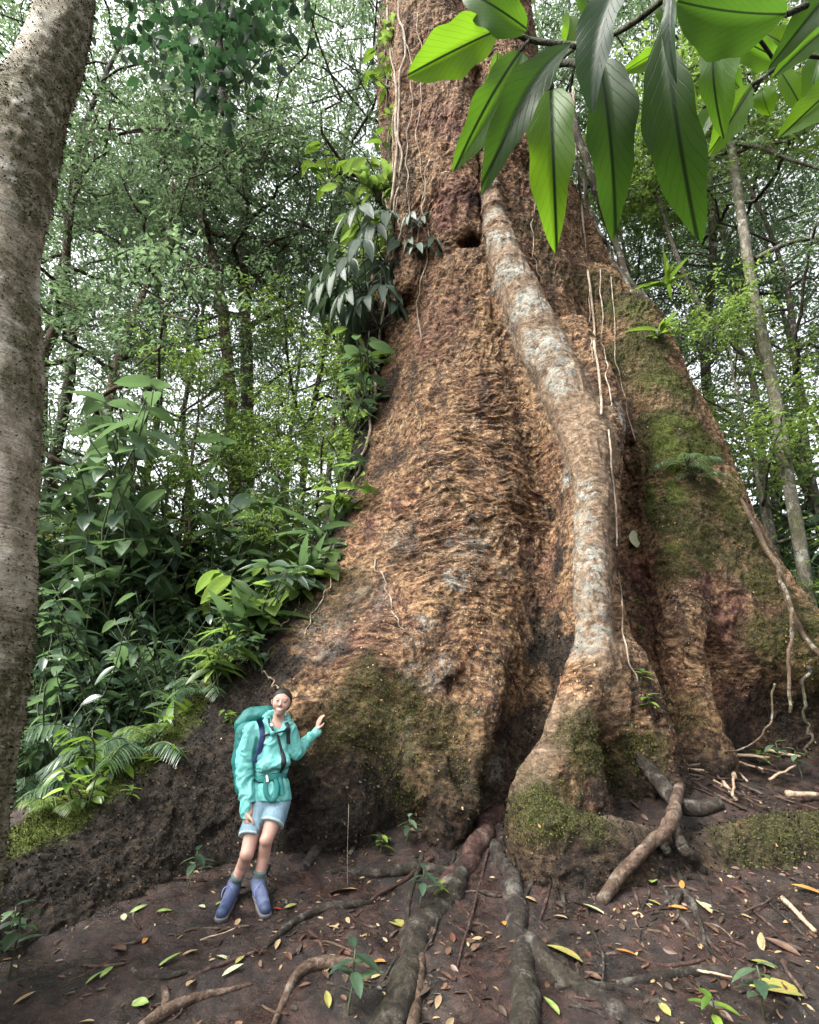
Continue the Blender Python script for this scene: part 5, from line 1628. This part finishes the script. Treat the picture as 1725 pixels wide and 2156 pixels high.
for i, (p0, lab) in enumerate([([(815, -20), (826, 120), (835, 260), (832, 360), (826, 480), (812, 620), (800, 730), (793, 850)], 'long grey vine up the left edge of the giant trunk'),
                               ([(840, 0), (850, 100), (838, 230), (846, 330), (834, 420), (828, 540)], 'second grey vine a little inside the left edge of the trunk'),
                               ([(822, 60), (832, 200), (826, 320), (836, 420), (820, 520), (815, 640)], 'thin grey vine crossing the others on the left trunk edge'),
                               ([(795, 760), (785, 860), (765, 960), (735, 1030), (715, 1080)], 'vine creeping down the left edge below the climbing plants')]):
    svine(p0, [.04, .03, .02, .03][i], V_PALE, lab, .05, wob=.06)
for p0, lab in [([(800, 20), (812, 140), (818, 300), (808, 430)], 'outermost pale vine hanging free of the upper left trunk edge'), ([(880, 20), (890, 160), (880, 280), (892, 400), (884, 520)], 'knotted vine crossing the upper left bark beside the long lobe'), ([(850, 40), (868, 200), (856, 340), (870, 470)], 'pale thread vine on the dark upper trunk between the left edge and the long lobe'), ([(905, 330), (890, 430), (905, 520), (880, 620), (893, 720)], 'pale thread vine passing left of the trunk hole'),
                ([(812, 420), (842, 480), (825, 560), (850, 640)], 'pale twisting vine behind the silvery plants'), ([(1115, 300), (1128, 420), (1120, 520), (1140, 600)], 'pale thread vine on the bark just right of the upper snaking root'),
                ([(1262, 560), (1268, 680), (1276, 780), (1290, 860)], 'pale hair vine right of the long hanging vine')]:
    svine(p0, .014, V_PALE, lab, .07, wob=.06, n=40)
for p0, lab in [([(865, 800), (885, 900), (905, 1000), (940, 1060)], 'hair-thin dark vine on the upper front bark'), ([(905, 985), (950, 1040), (1000, 1090), (1030, 1150)], 'thin diagonal vine across the wrinkled bark'),
                ([(790, 1180), (820, 1260), (850, 1330)], 'thin dark vine left of the pale diagonal ridge'), ([(700, 1180), (690, 1240), (660, 1290), (640, 1340)], 'pale vine on the dark shoulder of the left buttress'),
                ([(1000, 1350), (1050, 1390), (1090, 1440), (1100, 1480)], 'thin vine right of the knob on the front bark'), ([(560, 1330), (590, 1320), (620, 1290), (640, 1240)], 'curling pale vine above the hiker on the dark buttress'),
                ([(545, 1410), (575, 1435), (590, 1450)], 'small loop of vine just above the hiker')]:
    svine(p0, .010, V_PALE if 'pale' in lab or 'small' in lab else B_DARK, lab, .03, wob=.05, n=30)
mb = MB(); q = np.array([gp(732, 1868) + [0, 0, .0], gp(732, 1868) + [-.01, 0, .25], gp(732, 1868) + [-.012, 0, .62]])
mb.tube(spline(q, 8), .0022, 4)
tag(mb.build('aerial_root', [V_PALE]), 'hair-thin straight aerial root standing right of the hiker', 'root')

# ------------------------------------------------------------------ plants on the giant tree and on the ground
def splace(kind, px, py, sc, name, label, cat='plant', off=.02, tilt=(0, 0)):
    return place(kind, on(px, py, off), sc, name, label, cat, None, None, tilt)
splace('straps', 690, 1130, 1.3, 'epiphyte', 'strap-leaved plant perched on the shoulder of the left buttress')
splace('broad', 660, 1205, .9, 'epiphyte', 'broad-leaved plant rooted below the strap-leaved one on the buttress shoulder')
splace('fan', 615, 1250, .65, 'epiphyte', 'fan-leaved plant on the upper ridge of the left buttress')
splace('straps', 560, 1310, 1.2, 'epiphyte', 'strap-leaved clump halfway up the ridge of the left buttress')
splace('straps_bright', 530, 1345, 1.0, 'epiphyte', 'lighter strappy clump on the ridge left above the hiker')
splace('broad', 500, 1385, .8, 'epiphyte', 'hanging broad-leaved plant on the ridge left above the hiker')
splace('broad', 545, 1405, .5, 'epiphyte', 'heart-leaved climber on dark bark straight above the hiker')
for px, py, sc, kd, lab in [(705, 1095, 1.2, 'climber', 'leafy plant at the very top of the buttress shoulder'), (640, 1225, 1.2, 'straps', 'long-leaved plant between the fan leaves and the buttress shoulder'),
                            (590, 1280, .8, 'fan', 'spreading fan-leaved plant halfway down the upper ridge'), (600, 1268, 1.1, 'climber', 'light leafy plant beside the spreading fan leaves on the ridge'),
                            (545, 1325, 1.1, 'climber', 'light broad-leaved plant on the ridge straight up left from the hiker'), (515, 1365, 1.4, 'straps', 'dark strappy plant on the ridge just above the backpack'),
                            (480, 1405, .7, 'fern_light', 'light fern on the ridge just left of the backpack'), (455, 1435, .9, 'climber', 'light leafy plant on the ridge left of the light fern'),
                            (365, 1530, .8, 'straps_bright', 'arching bright plant on the ridge midway to the left trunk'), (295, 1590, 1.0, 'fern', 'dark fern hanging on the ridge below the arching bright plant'),
                            (245, 1622, .8, 'straps_bright', 'small bright tuft on the mossy ridge near its lower end'), (120, 1715, .5, 'fern_light', 'light fern where the ridge meets the left trunk')]:
    splace(kd, px, py, sc, 'epiphyte', lab)
splace('fern', 430, 1462, .7, 'epiphyte', 'fern on the mossy ridge left of the hiker')
splace('straps_bright', 395, 1500, .65, 'epiphyte', 'bright strap-leaved plant on the mossy ridge left of the fern')
splace('fern_light', 330, 1560, .6, 'epiphyte', 'light fern on the lower part of the mossy ridge')
splace('broad_bright', 215, 1628, .95, 'epiphyte', 'bright broad-leaved plant on the mossy ridge near the left trunk')
splace('broad_bright', 175, 1690, .7, 'epiphyte', 'bright leaves hanging over the ridge onto the dark wall')
splace('straps_bright', 352, 1600, .45, 'epiphyte', 'small bright starry plant growing on the dark wall left of the hiker')
splace('broad_bright', 498, 1528, .38, 'epiphyte', 'few light leaves just left of the backpack')
splace('seedling_bright', 265, 1690, .9, 'epiphyte', 'small seedling on the dark wall under the ridge')
splace('fern', 1448, 985, .75, 'epiphyte', 'drooping bluish fern tuft on the mossy right buttress')
splace('fern', 1462, 1010, .6, 'epiphyte', 'lower half of the bluish fern tuft on the mossy right buttress')
splace('seedling_bright', 1345, 1290, 1.2, 'creeper', 'small leafy creeper in the red hollow right of the snaking root')
splace('seedling_bright', 1352, 1340, .9, 'creeper', 'lower small creeper in the red hollow right of the snaking root')
splace('seedling_bright', 1350, 1440, 1.0, 'creeper', 'leafy creeper dangling at the upper right of the swollen root foot')
splace('seedling_bright', 1372, 1500, 1.2, 'creeper', 'leafy creeper hanging lower beside the swollen root foot')
splace('straps_bright', 1400, 600, 1.0, 'epiphyte', 'bright arching plant beside the liana on the upper right edge', off=.3)
splace('straps_bright', 1385, 700, .9, 'epiphyte', 'bright arching plant lower down beside the bulging liana', off=.3)
# climbers on the left edge of the trunk
for px, py, Y, kind, sc, lab in [
        (800, 420, 9.7, 'climber', 1.2, 'large-leaved climber high on the left edge of the trunk'), (775, 480, 9.7, 'climber', 1.5, 'large green climber with long drooping leaves at the left trunk edge'),
        (835, 330, 9.5, 'broad_bright', 1.5, 'bright-leaved climber at the left edge beside the hole in the trunk'), (700, 380, 10.0, 'broad_bright', 1.6, 'bright rosette standing off the left trunk edge'),
        (815, 560, 9.6, 'fan_silver', 1.5, 'silvery pleated plant on the left trunk edge'), (770, 620, 9.6, 'fan_silver', 1.5, 'larger silvery pleated plant with hanging leaves below the first'),
        (730, 640, 9.7, 'fan_silver', 1.3, 'outermost silvery pleated plant left of the trunk'), (800, 690, 9.5, 'fan_silver', 1.2, 'lowest silvery pleated plant on the left trunk edge'),
        (895, 555, 8.9, 'fan_silver', .8, 'small silvery plant on the bark left of the trunk hole'), (900, 500, 8.9, 'fan_silver', .7, 'tiny silvery plant just left of the trunk hole'),
        (790, 770, 9.4, 'climber', 1.2, 'dark climber hanging below the silvery plants'), (770, 840, 9.3, 'broad', 1.3, 'dark hanging climber where the buttress starts to widen'),
        (820, 170, 9.6, 'broad_bright', 1.5, 'light-leaved climber near the top of the left trunk edge'), (845, 90, 9.4, 'climber', .9, 'leafy climber tuft near the top of the left trunk edge'), (835, 400, 9.2, 'climber', .8, 'leafy climber between the bright-leaved one and the silvery plants'), (860, 250, 9.0, 'broad_bright', .9, 'little light climber on the bark near the top left'),
        (740, 900, 9.3, 'broad', 1.2, 'dark broad leaves at the widening left edge of the tree'), (730, 1010, 8.9, 'broad', 1.0, 'leafy climber above the shoulder of the left buttress')]:
    place(kind, P(px, py, Y), sc, 'climber', lab, 'climber')
for px, py, sc, kind, lab in [
        (398, 1872, 1.25, 'seedling', 'dark green seedling on the mud left of the boots'), (800, 1800, 1.0, 'seedling_bright', 'small seedling at the foot of the tree right of the hiker'),
        (856, 1782, 1.1, 'seedling', 'seedling under the front bulge of the giant tree'), (886, 1912, 1.2, 'seedling', 'seedling beside the big grey root below the front bulge'),
        (735, 2140, 1.5, 'seedling', 'leafy seedling at the bottom edge right of the pale curved root'), (930, 1885, .6, 'seedling_bright', 'tiny seedling at the edge of the reddish root'),
        (18, 2060, 1.6, 'seedling', 'seedling cluster at the foot of the left trunk'), (6, 2010, 1.3, 'seedling', 'seedling behind the cluster at the left edge'),
        (1505, 1545, 1.9, 'seedling', 'tall seedling with big glossy leaves by the right alcove'), (1640, 1625, 1.6, 'seedling', 'leafy seedling behind the stick pile on the right'),
        (1690, 1640, 1.5, 'seedling', 'leafy seedling at the right edge above the mossy root'), (1600, 1612, 1.2, 'seedling_bright', 'light seedling behind the stick pile'),
        (1610, 2150, 1.3, 'seedling', 'seedling at the bottom right corner of the slope'), (1500, 2165, 1.0, 'seedling_bright', 'half-seen seedling at the bottom edge'),
        (730, 1690, .8, 'fern_light', 'tiny fern at the dark foot of the tree right of the shorts')]:
    g = gp(px, py)
    place(kind, g, sc, 'seedling', lab, 'seedling')

# ------------------------------------------------------------------ fallen leaves, one by one
def dead_mat(name, a, b, c_):
    t = NT(name); v = t.coord('Object'); n1 = t.noise(v, 3.2, 4, .6); n2 = t.noise(v, 16, 4, .65)
    c = t.ramp(n1, [(.3, a), (.5, b), (.7, c_)]); c = t.mix(t.ramp(n2, [(.58, 0), (.66, .7)]), c, (.05, .03, .015))
    return t.finish(t.principled(c, .5, t.bump(n2, .01, .4), .4))
DL = {'yellow': dead_mat('leaf_yellow', (.10, .11, .025), (.17, .165, .045), (.20, .14, .04)), 'green': dead_mat('leaf_green', (.07, .13, .03), (.14, .20, .05), (.20, .25, .07)),
      'orange': dead_mat('leaf_orange', (.22, .08, .02), (.30, .14, .03), (.20, .07, .02)), 'tan': dead_mat('leaf_tan', (.16, .11, .06), (.23, .17, .09), (.12, .08, .05)),
      'brown': dead_mat('leaf_brown', (.035, .018, .012), (.065, .035, .022), (.10, .06, .035)), 'pale': dead_mat('leaf_pale', (.20, .23, .13), (.30, .32, .20), (.18, .21, .10)),
      'red': dead_mat('leaf_red', (.40, .03, .02), (.46, .05, .03), (.30, .03, .02))}
DL['rust'] = dead_mat('leaf_rust', (.030, .012, .007), (.055, .022, .013), (.08, .036, .02)); DL['rot'] = dead_mat('leaf_rot', (.014, .010, .008), (.028, .020, .015), (.05, .036, .025))
LV = [leaf_tmpl(6, 2, .42, .45, .10, .25), leaf_tmpl(6, 2, .30, .45, .06, .35), leaf_tmpl(6, 2, .52, .48, .14, .15)]
LVM = {}
def fallen(px, py, L, ang, colr, label, shape=0):
    g = gp(px, py); d_ = float((g - CAM) @ FWD)
    key = (shape, colr)
    if key not in LVM: LVM[key] = np_mesh('leaf', LV[shape][0] - [0, .5, 0], [LV[shape][1]], [DL[colr]])
    o = link('fallen_leaf', LVM[key])
    s_ = L * d_ / FPX * 1.12
    o.location = tuple(g + np.array([0, 0, .012 + s_ * .05])); o.scale = (s_, s_, s_ * 1.1)
    dy = float(gz(g[0], g[1] + .1) - gz(g[0], g[1] - .1)) / .2
    o.rotation_euler = (math.atan(dy) + rng.normal(0, .14), rng.normal(0, .16), R(ang))
    tag(o, label, 'fallen leaf', 'fallen leaves on the mud')
for a in [(1645, 2088, 105, 80, 'yellow', 'big yellow-green blotched leaf in the bottom right', 2), (1600, 2035, 62, 25, 'yellow', 'yellowish leaf just above the big blotched one', 0),
          (1190, 2012, 70, 60, 'yellow', 'torn yellow leaf resting on the forked grey root', 0), (1162, 2125, 55, 20, 'green', 'bright green leaf at the bottom beside the grey root', 1),
          (1240, 1918, 75, 45, 'pale', 'long curled pale leaf below the raised root', 1), (1495, 1818, 58, 60, 'green', 'green leaf by the tip of the forked raised root', 1),
          (1376, 1858, 34, -30, 'green', 'small green leaf under the raised root', 2), (1486, 1912, 50, 10, 'pale', 'pale hole-ridden leaf right of the small grey stump', 2),
          (1437, 1868, 34, -25, 'orange', 'orange curled leaf beside the small grey stump', 1), (1428, 1917, 34, 70, 'orange', 'orange sliver leaf in front of the small grey stump', 1),
          (1320, 2012, 40, 80, 'orange', 'orange leaf lying between the lower roots', 1), (1062, 1948, 22, 0, 'orange', 'tiny orange leaf left of the forked grey root', 0),
          (1380, 1905, 26, 60, 'yellow', 'small yellow leaf below the raised root tip', 0), (1605, 1990, 50, -35, 'tan', 'tan papery leaf near the right edge', 1),
          (1650, 2000, 60, 40, 'brown', 'long brown leaf at the right edge', 1), (1700, 1878, 50, 60, 'orange', 'rust orange leaf by the right frame edge', 1),
          (1540, 1680, 24, 90, 'yellow', 'yellow leaf in front of the stick pile', 0), (1435, 1595, 30, 80, 'pale', 'pale leaf scrap among the piled sticks', 0),
          (840, 1950, 50, 60, 'yellow', 'yellow mottled leaf on the big reddish root', 2), (795, 2030, 34, 70, 'orange', 'orange-yellow leaf at the end of the pale curved root', 0),
          (720, 1880, 60, 80, 'tan', 'tan dry leaf at the root right of the boots', 2), (585, 1918, 16, 90, 'red', 'tiny red leaf beside the right boot', 0), (612, 1912, 26, -50, 'yellow', 'thin yellow leaf right of the right boot', 1),
          (290, 1920, 30, -50, 'green', 'green leaf on the mud far left of the boots', 1), (346, 1922, 28, -60, 'green', 'second green leaf nearer to the boots', 0), (260, 1935, 22, 30, 'pale', 'pale leaf scrap on the mud below the wall', 2),
          (352, 2032, 52, -60, 'green', 'long light green leaf on the lower left mud', 1), (224, 2052, 36, -10, 'green', 'upright-lying green leaf in the lower left', 1), (198, 2065, 36, -30, 'green', 'green leaf next to the upright-lying one', 1),
          (292, 2117, 38, 85, 'green', 'round light green leaf at the bottom left', 2), (490, 2048, 44, -45, 'pale', 'pale slender leaf left of the pale curved root', 1), (470, 2022, 28, 80, 'pale', 'pale grey-green leaf in the middle of the mud', 0),
          (505, 2025, 24, -30, 'yellow', 'yellowish small leaf beside the pale grey-green one', 0), (400, 2010, 30, -55, 'tan', 'pinkish tan leaf on the left mud', 0), (305, 1985, 20, 0, 'orange', 'orange leaf scrap below the seedling', 0),
          (50, 2110, 38, -40, 'tan', 'tan leaf near the bottom left corner', 1), (402, 2075, 34, -10, 'tan', 'tan curled leaf above the pale branch root', 0), (690, 2110, 46, 15, 'yellow', 'yellow leaf strip left of the bottom seedling', 1),
          (462, 1905, 22, -20, 'green', 'green leaf tucked behind the left boot', 2), (425, 1912, 18, 60, 'pale', 'white scrap of leaf left of the left boot', 2), (705, 2020, 26, 60, 'pale', 'small pale leaf above the pale curved root', 0),
          (640, 2045, 24, 80, 'green', 'green scrap on the mud by the curved root', 0), (1330, 2150, 40, 60, 'pale', 'grey-green leaf at the bottom right of the forked root', 2), (1400, 2130, 36, 10, 'yellow', 'yellow leaf near the bottom edge', 0),
          (970, 1820, 30, 10, 'brown', 'brown leaf stuck on the reddish root', 1), (1120, 1900, 34, 80, 'tan', 'tan leaf right of the middle grey root', 0), (1180, 1935, 30, 50, 'tan', 'tan scrap near the long pale leaf', 0), (1200, 1850, 34, 70, 'brown', 'brown leaf in front of the mossy curl of root', 0),
          (1560, 1880, 30, 50, 'brown', 'brown leaf on the reddish mud at right', 0), (1500, 1960, 34, 20, 'brown', 'brown leaf below the pale holed one', 0), (1250, 2060, 34, 50, 'brown', 'brown leaf between the fork and the low root', 0), (940, 2060, 30, 50, 'brown', 'brown leaf between the two big roots', 0),
          (1000, 2000, 30, -50, 'brown', 'reddish brown leaf left of the middle grey root', 0), (250, 2000, 40, 60, 'brown', 'dark brown sheath on the left mud', 2), (1340, 1700, 30, 60, 'brown', 'brown leaf inside the curl of the mossy root', 0)]:
    fallen(*a)
# dead white leaf caught on the bark
o = link('dead_leaf', np_mesh('leaf', LV[2][0], [LV[2][1]], [DL['pale']])); o.location = tuple(on(1335, 1115, .06)); o.scale = (.36, .36, .36); o.rotation_euler = (R(-100), R(10), R(8))
tag(o, 'dead whitish leaf hanging on the reddish bark of the right hollow', 'dead leaf')

# ------------------------------------------------------------------ sticks
SM = [bark_mat('stick_dark', [(.02, .013, .01), (.06, .04, .03), (.11, .08, .06)], 0, (1, 1, 1), 0), bark_mat('stick_pale', [(.16, .11, .07), (.30, .22, .15), (.42, .33, .24)], 0, (1, 1, 1), 0)]
def stick(a, b, w, m, label, group=None, lift=.02):
    g0, g1 = gp(*a), gp(*b); d_ = float((g0 - CAM) @ FWD)
    r = w * .5 * d_ / FPX
    mb = MB(); q = crook(g0 + [0, 0, r + lift], g1 + [0, 0, r + lift * rng.uniform(0, 3)], 8, .05, a[0] * .37 + a[1])
    mb.tube(q, np.linspace(r, r * .7, 8), 7, 0, (.25, .03), int(a[0]))
    tag(mb.build('stick', [SM[m]]), label, 'stick', group)
stick((1530, 1572), (1548, 1648), 11, 1, 'pale split stick standing out steeply on the stick pile', lift=.05)
stick((1410, 1562), (1468, 1600), 8, 1, 'pale stick at the left end of the stick pile', lift=.05)
stick((1462, 1572), (1480, 1608), 7, 1, 'short pale stick beside the left end of the pile', lift=.05)
stick((1660, 1690), (1725, 1688), 14, 1, 'smooth pale stick lying on the mossy root at the right edge', lift=.05)
stick((1650, 1905), (1720, 1975), 11, 1, 'weathered grey stick at the right edge of the mud')
stick((1570, 1930), (1630, 1905), 5, 0, 'thin twig left of the weathered grey stick')
stick((1470, 2055), (1545, 2075), 6, 1, 'thin pale twig on the lower right mud')
stick((140, 2080), (245, 2035), 4, 0, 'thin twig on the lower left mud')
stick((420, 1990), (495, 1965), 3, 1, 'thin pale twig left below the boots')
stick((1650, 2040), (1700, 2110), 9, 0, 'dark bark strip near the bottom right corner')
for i in range(34):
    px, py = rng.uniform(1395, 1640), rng.uniform(1572, 1680)
    a = rng.normal(.55, .5); L = rng.uniform(30, 120)
    stick((px, py), (px + L * math.cos(a), min(1712, py + .75 * L * math.sin(a))), rng.uniform(3.5, 8), 0 if rng.uniform() < .75 else 1,
          'thin broken stick in the tangled pile between mossy root and right buttress', 'sticks in the pile', lift=rng.uniform(.0, .07))
# crumbs of bark, twig bits and leaf scraps strewn over the mud: nobody could count them
mb = MB()
n = 14000
px = rng.uniform(0, 1725, n); py = rng.uniform(1800, 2150, n)
x = rng.uniform(-3.6, 4.6, n); y = 3.4 + rng.uniform(0, 1, n) * 4.2
z = gfull(x, y) + .004
d = rdir(n, .15, .0); d[:, 2] += .25 * d[:, 1]
wgt = fbm(x * 1.2, y * 1.2, 0 * x, 3, 77) + .25 * (x > .4) + rng.uniform(-.3, .3, n) > .05
pos = np.stack([x, y, z], -1)[wgt]; d = d[wgt]; n = len(pos)
mb.cloud(LV[1], pos, frames(d, rng.normal(0, .4, n)), rng.uniform(.006, 1, n) ** 2.2 * .06 + .006, rng.integers(0, 4, n).repeat(len(LV[1][1])))
n = 3800
x = rng.uniform(-3.4, 4.6, n); y = 3.5 + rng.uniform(0, 1, n) * 3.8
kp = fbm(x * 1.6, y * 1.6, 0 * x, 3, 78) + .16 * np.clip(x, -1, 2) + rng.uniform(-.3, .3, n) > .05
kp &= rng.uniform(0, 1, n) < .65
x, y = x[kp], y[kp]; n = len(x)
d = rdir(n, .2, .05); d[:, 2] += .25 * d[:, 1]
mb.cloud(LV[0], np.stack([x, y, gfull(x, y) + .008], -1), frames(d, rng.normal(0, .5, n)), rng.uniform(.03, .10, n), rng.choice([0, 0, 1, 4, 4, 3, 4, 5], n).repeat(len(LV[0][1])))
tag(mb.build('litter', [DL['brown'], DL['rust'], SM[0], DL['tan'], DL['rot'], DL['brown']]), 'crumbs of bark, leaf scraps and twig bits strewn over the mud', 'litter', kind='stuff')

# ------------------------------------------------------------------ the leafy branch hanging close overhead
def big_leaf_mat(name, dark, mid, tr, tf):
    t = NT(name)
    uv = t.coord('Object')
    sx = t.n('ShaderNodeSeparateXYZ'); t.l(uv, sx.inputs[0])
    ax = t.math('ABSOLUTE', sx.outputs[0])
    # side veins: bands of (y - k|x|), midrib: |x| small
    ph = t.math('SUBTRACT', t.math('MULTIPLY', sx.outputs[1], 11.0), t.math('MULTIPLY', t.math('POWER', ax, .8), 17.0))
    nz = t.noise(uv, 9, 3)
    ph = t.math('ADD', ph, t.math('MULTIPLY', nz, .7))
    band = t.math('ABSOLUTE', t.math('SUBTRACT', t.math('FRACT', ph), .5))
    vein = t.ramp(band, [(0, .62), (.025, .4), (.06, 0)])
    rib = t.ramp(ax, [(.006, 1), (.013, 0)])
    c = t.mix(t.ramp(nz, [(.35, 0), (.7, 1)]), dark, mid)
    c = t.mix(vein, c, tuple(q * .42 for q in dark)); c = t.mix(rib, c, (.008, .020, .006))
    sp_ = t.ramp(t.noise(uv, 30, 3), [(.70, 0), (.74, .5)])
    c = t.mix(sp_, c, (.05, .06, .01))
    tc_ = t.mix(vein, tr, tuple(q * .40 for q in tr)); tc_ = t.mix(rib, tc_, (.01, .02, .005))
    b = t.principled(c, .45, t.bump(t.math('SUBTRACT', 1.0, vein), .006, .3), .22)
    trn = t.n('ShaderNodeBsdfTranslucent'); t.l(tc_, trn.inputs['Color'])
    ms = t.n('ShaderNodeMixShader'); ms.inputs[0].default_value = tf
    t.l(b.outputs[0], ms.inputs[1]); t.l(trn.outputs[0], ms.inputs[2])
    return t.finish(ms)
BL = {'bright': big_leaf_mat('overhead_leaf_bright', (.035, .085, .007), (.05, .11, .010), (.13, .255, .012), .6),
      'mid': big_leaf_mat('overhead_leaf_mid', (.022, .056, .007), (.033, .075, .010), (.10, .22, .014), .55),
      'dark': big_leaf_mat('overhead_leaf_dark', (.012, .032, .007), (.020, .046, .009), (.045, .105, .010), .55),
      'grey': big_leaf_mat('overhead_leaf_shiny', (.014, .030, .016), (.024, .046, .022), (.05, .12, .025), .4)}
branch = empty('leafy_branch', tuple(PD(1300, 60, 1.1)))
tag(branch, 'leafy branch with large backlit green leaves hanging close overhead at the top right', 'branch')
branch2 = empty('leafy_branch', tuple(PD(1700, 130, 1.5)))
tag(branch2, 'smaller leafy branch with light leaves reaching in from the top right edge', 'branch')
def oleaf(par, base, tip, wpx, depth, colr, roll=0.0, sag=.08, tipd=0.0):
    a = PD(*base, depth); b = PD(*tip, depth + tipd)
    L = np.linalg.norm(b - a)
    wd = wpx * (depth + tipd / 2) / FPX / L
    tv, tf = leaf_tmpl(24, 5, wd * .88, .47 + .08 * math.sin(base[0]), 0, .10, 0, .85)
    tv = tv.copy(); u = tv[:, 1]
    ph_ = base[0] * .13 + base[1] * .07
    ed_ = np.abs(tv[:, 0]) / wd * 2
    tv[:, 2] += sag * (4 * u * (1 - u)) * (1 + .6 * math.sin(ph_)) - .16 * u ** 3 * (1 + math.sin(ph_ * 2.3)) + .022 * np.sin(u * 14 + ph_ + np.sign(tv[:, 0])) * ed_ ** 2 + .16 * wd * ed_
    tv[:, 0] += .025 * np.sin(u * 3.0 + base[0]) + .05 * wd * np.sin(u * 19 + base[1] + 2 * np.sign(tv[:, 0])) * np.sign(tv[:, 0]) * ed_ ** 2 + .035 * math.sin(ph_ * 3) * (4 * u * (1 - u))
    d = (b - a)[None]
    toc = CAM - .5 * (a + b)
    M = frames(d, None, up=toc)[0]
    c, s_ = math.cos(roll), math.sin(roll)
    M = M @ np.array([[c, 0, s_], [0, 1, 0], [-s_, 0, c]])
    me = np_mesh('leaf', tv, [tf], [BL[colr]])
    o = link('leaf', me, par)
    mw = Matrix.Translation(Vector(a)) @ Matrix(M.tolist()).to_4x4() @ Matrix.Diagonal((L, L, L, 1))
    o.matrix_parent_inverse = Matrix.Identity(4)
    o.matrix_basis = Matrix.Translation(-par.location) @ mw
    return o
for a in [((1052, 62), (858, 158), 108, 1.15, 'bright', .1), ((1097, 108), (958, 342), 98, 1.1, 'mid', .25), ((1048, 110), (1012, 282), 52, 1.25, 'bright', -.3), ((1208, 98), (1010, 372), 92, .95, 'dark', .35),
          ((1160, 188), (1172, 506), 106, 1.0, 'bright', 0), ((1300, -40), (1250, 235), 92, .85, 'grey', .3), ((1262, 128), (1306, 462), 112, .92, 'dark', -.15), ((1402, 60), (1452, 470), 122, .90, 'dark', .1),
          ((1110, 62), (960, -40), 92, 1.1, 'mid', .2), ((1192, 96), (1208, 8), 56, 1.2, 'bright', .4), ((1655, 30), (1430, 10), 150, .85, 'dark', -.2), ((1505, 70), (1508, 270), 84, 1.0, 'mid', .3),
          ((1392, 104), (1312, 152), 42, 1.4, 'bright', .1), ((1420, -40), (1412, 165), 36, .8, 'grey', .6), ((1240, 60), (1235, -40), 60, 1.1, 'mid', .2), ((1545, -30), (1600, 60), 70, 1.2, 'mid', 0)]:
    oleaf(branch, *a)
for a in [((1585, 180), (1505, 308), 66, 1.5, 'bright', -.1), ((1770, 175), (1640, 292), 84, 1.3, 'bright', .2), ((1760, -20), (1645, 102), 66, 1.1, 'dark', .2), ((1605, 185), (1618, 240), 52, 1.5, 'bright', .2),
          ((1740, 60), (1650, 140), 60, 1.4, 'mid', .1), ((1650, 130), (1530, 70), 60, 1.6, 'mid', .1), ((1740, 90), (1700, 220), 50, 1.6, 'mid', .2), ((1465, 225), (1400, 150), 44, 1.8, 'bright', .2), ((1520, 205), (1470, 300), 42, 1.8, 'mid', .3), ((1420, 60), (1370, -10), 44, 1.7, 'mid', .1), ((1680, 120), (1600, 60), 50, 1.7, 'bright', .2), ((1640, 145), (1700, 250), 46, 1.8, 'bright', -.2), ((1570, 30), (1480, -20), 60, 1.5, 'mid', .1), ((1500, 10), (1440, 80), 48, 1.7, 'bright', .3), ((1560, 190), (1490, 130), 46, 1.6, 'mid', .3)]:
    oleaf(branch2, *a)
def twig(par, pts, r):
    mb = MB(); q = spline([PD(*p) for p in pts], 24)
    mb.tube(q, r, 8, 0, (.2, .01), 3)
    o = mb.build('stem', [B_GREENISH], par); o.data.transform(Matrix.Translation(-par.location))
B_GREENISH = bark_mat('twig_bark', [(.012, .014, .008), (.035, .04, .022), (.08, .085, .06)], .2, (1, 1, 1), .3)
twig(branch, [(1052, 62, 1.15), (1080, 68, 1.13), (1115, 84, 1.12), (1170, 91, 1.1), (1225, 93, 1.08), (1290, 72, 1.05), (1345, 40, 1.0), (1420, -20, .95)], .0055)
twig(branch, [(1225, 93, 1.08), (1190, 118, 1.03), (1165, 150, 1.0), (1160, 190, 1.0)], .0035)
twig(branch, [(1160, 140, 1.0), (1195, 132, .98), (1228, 138, .95), (1243, 165, .93)], .006)
twig(branch, [(1402, -20, .92), (1401, 20, .9), (1402, 62, .9)], .004)
twig(branch, [(1225, 93, 1.05), (1215, 98, 1.0), (1208, 98, .95)], .004)
twig(branch, [(1115, 84, 1.12), (1105, 95, 1.1), (1097, 108, 1.1)], .003)
twig(branch, [(1290, 72, 1.05), (1275, 100, .98), (1262, 130, .92)], .004)
twig(branch, [(1505, -30, 1.0), (1502, 20, 1.0), (1505, 72, 1.0)], .003)
twig(branch, [(1700, 10, .85), (1675, 22, .85), (1655, 30, .85)], .005)
twig(branch2, [(1800, 118, 1.45), (1725, 120, 1.45), (1690, 117, 1.45), (1640, 140, 1.5), (1590, 175, 1.5), (1540, 200, 1.55), (1480, 225, 1.6)], .006)
twig(branch2, [(1560, 30, 1.4), (1590, 70, 1.45), (1640, 140, 1.5)], .005)
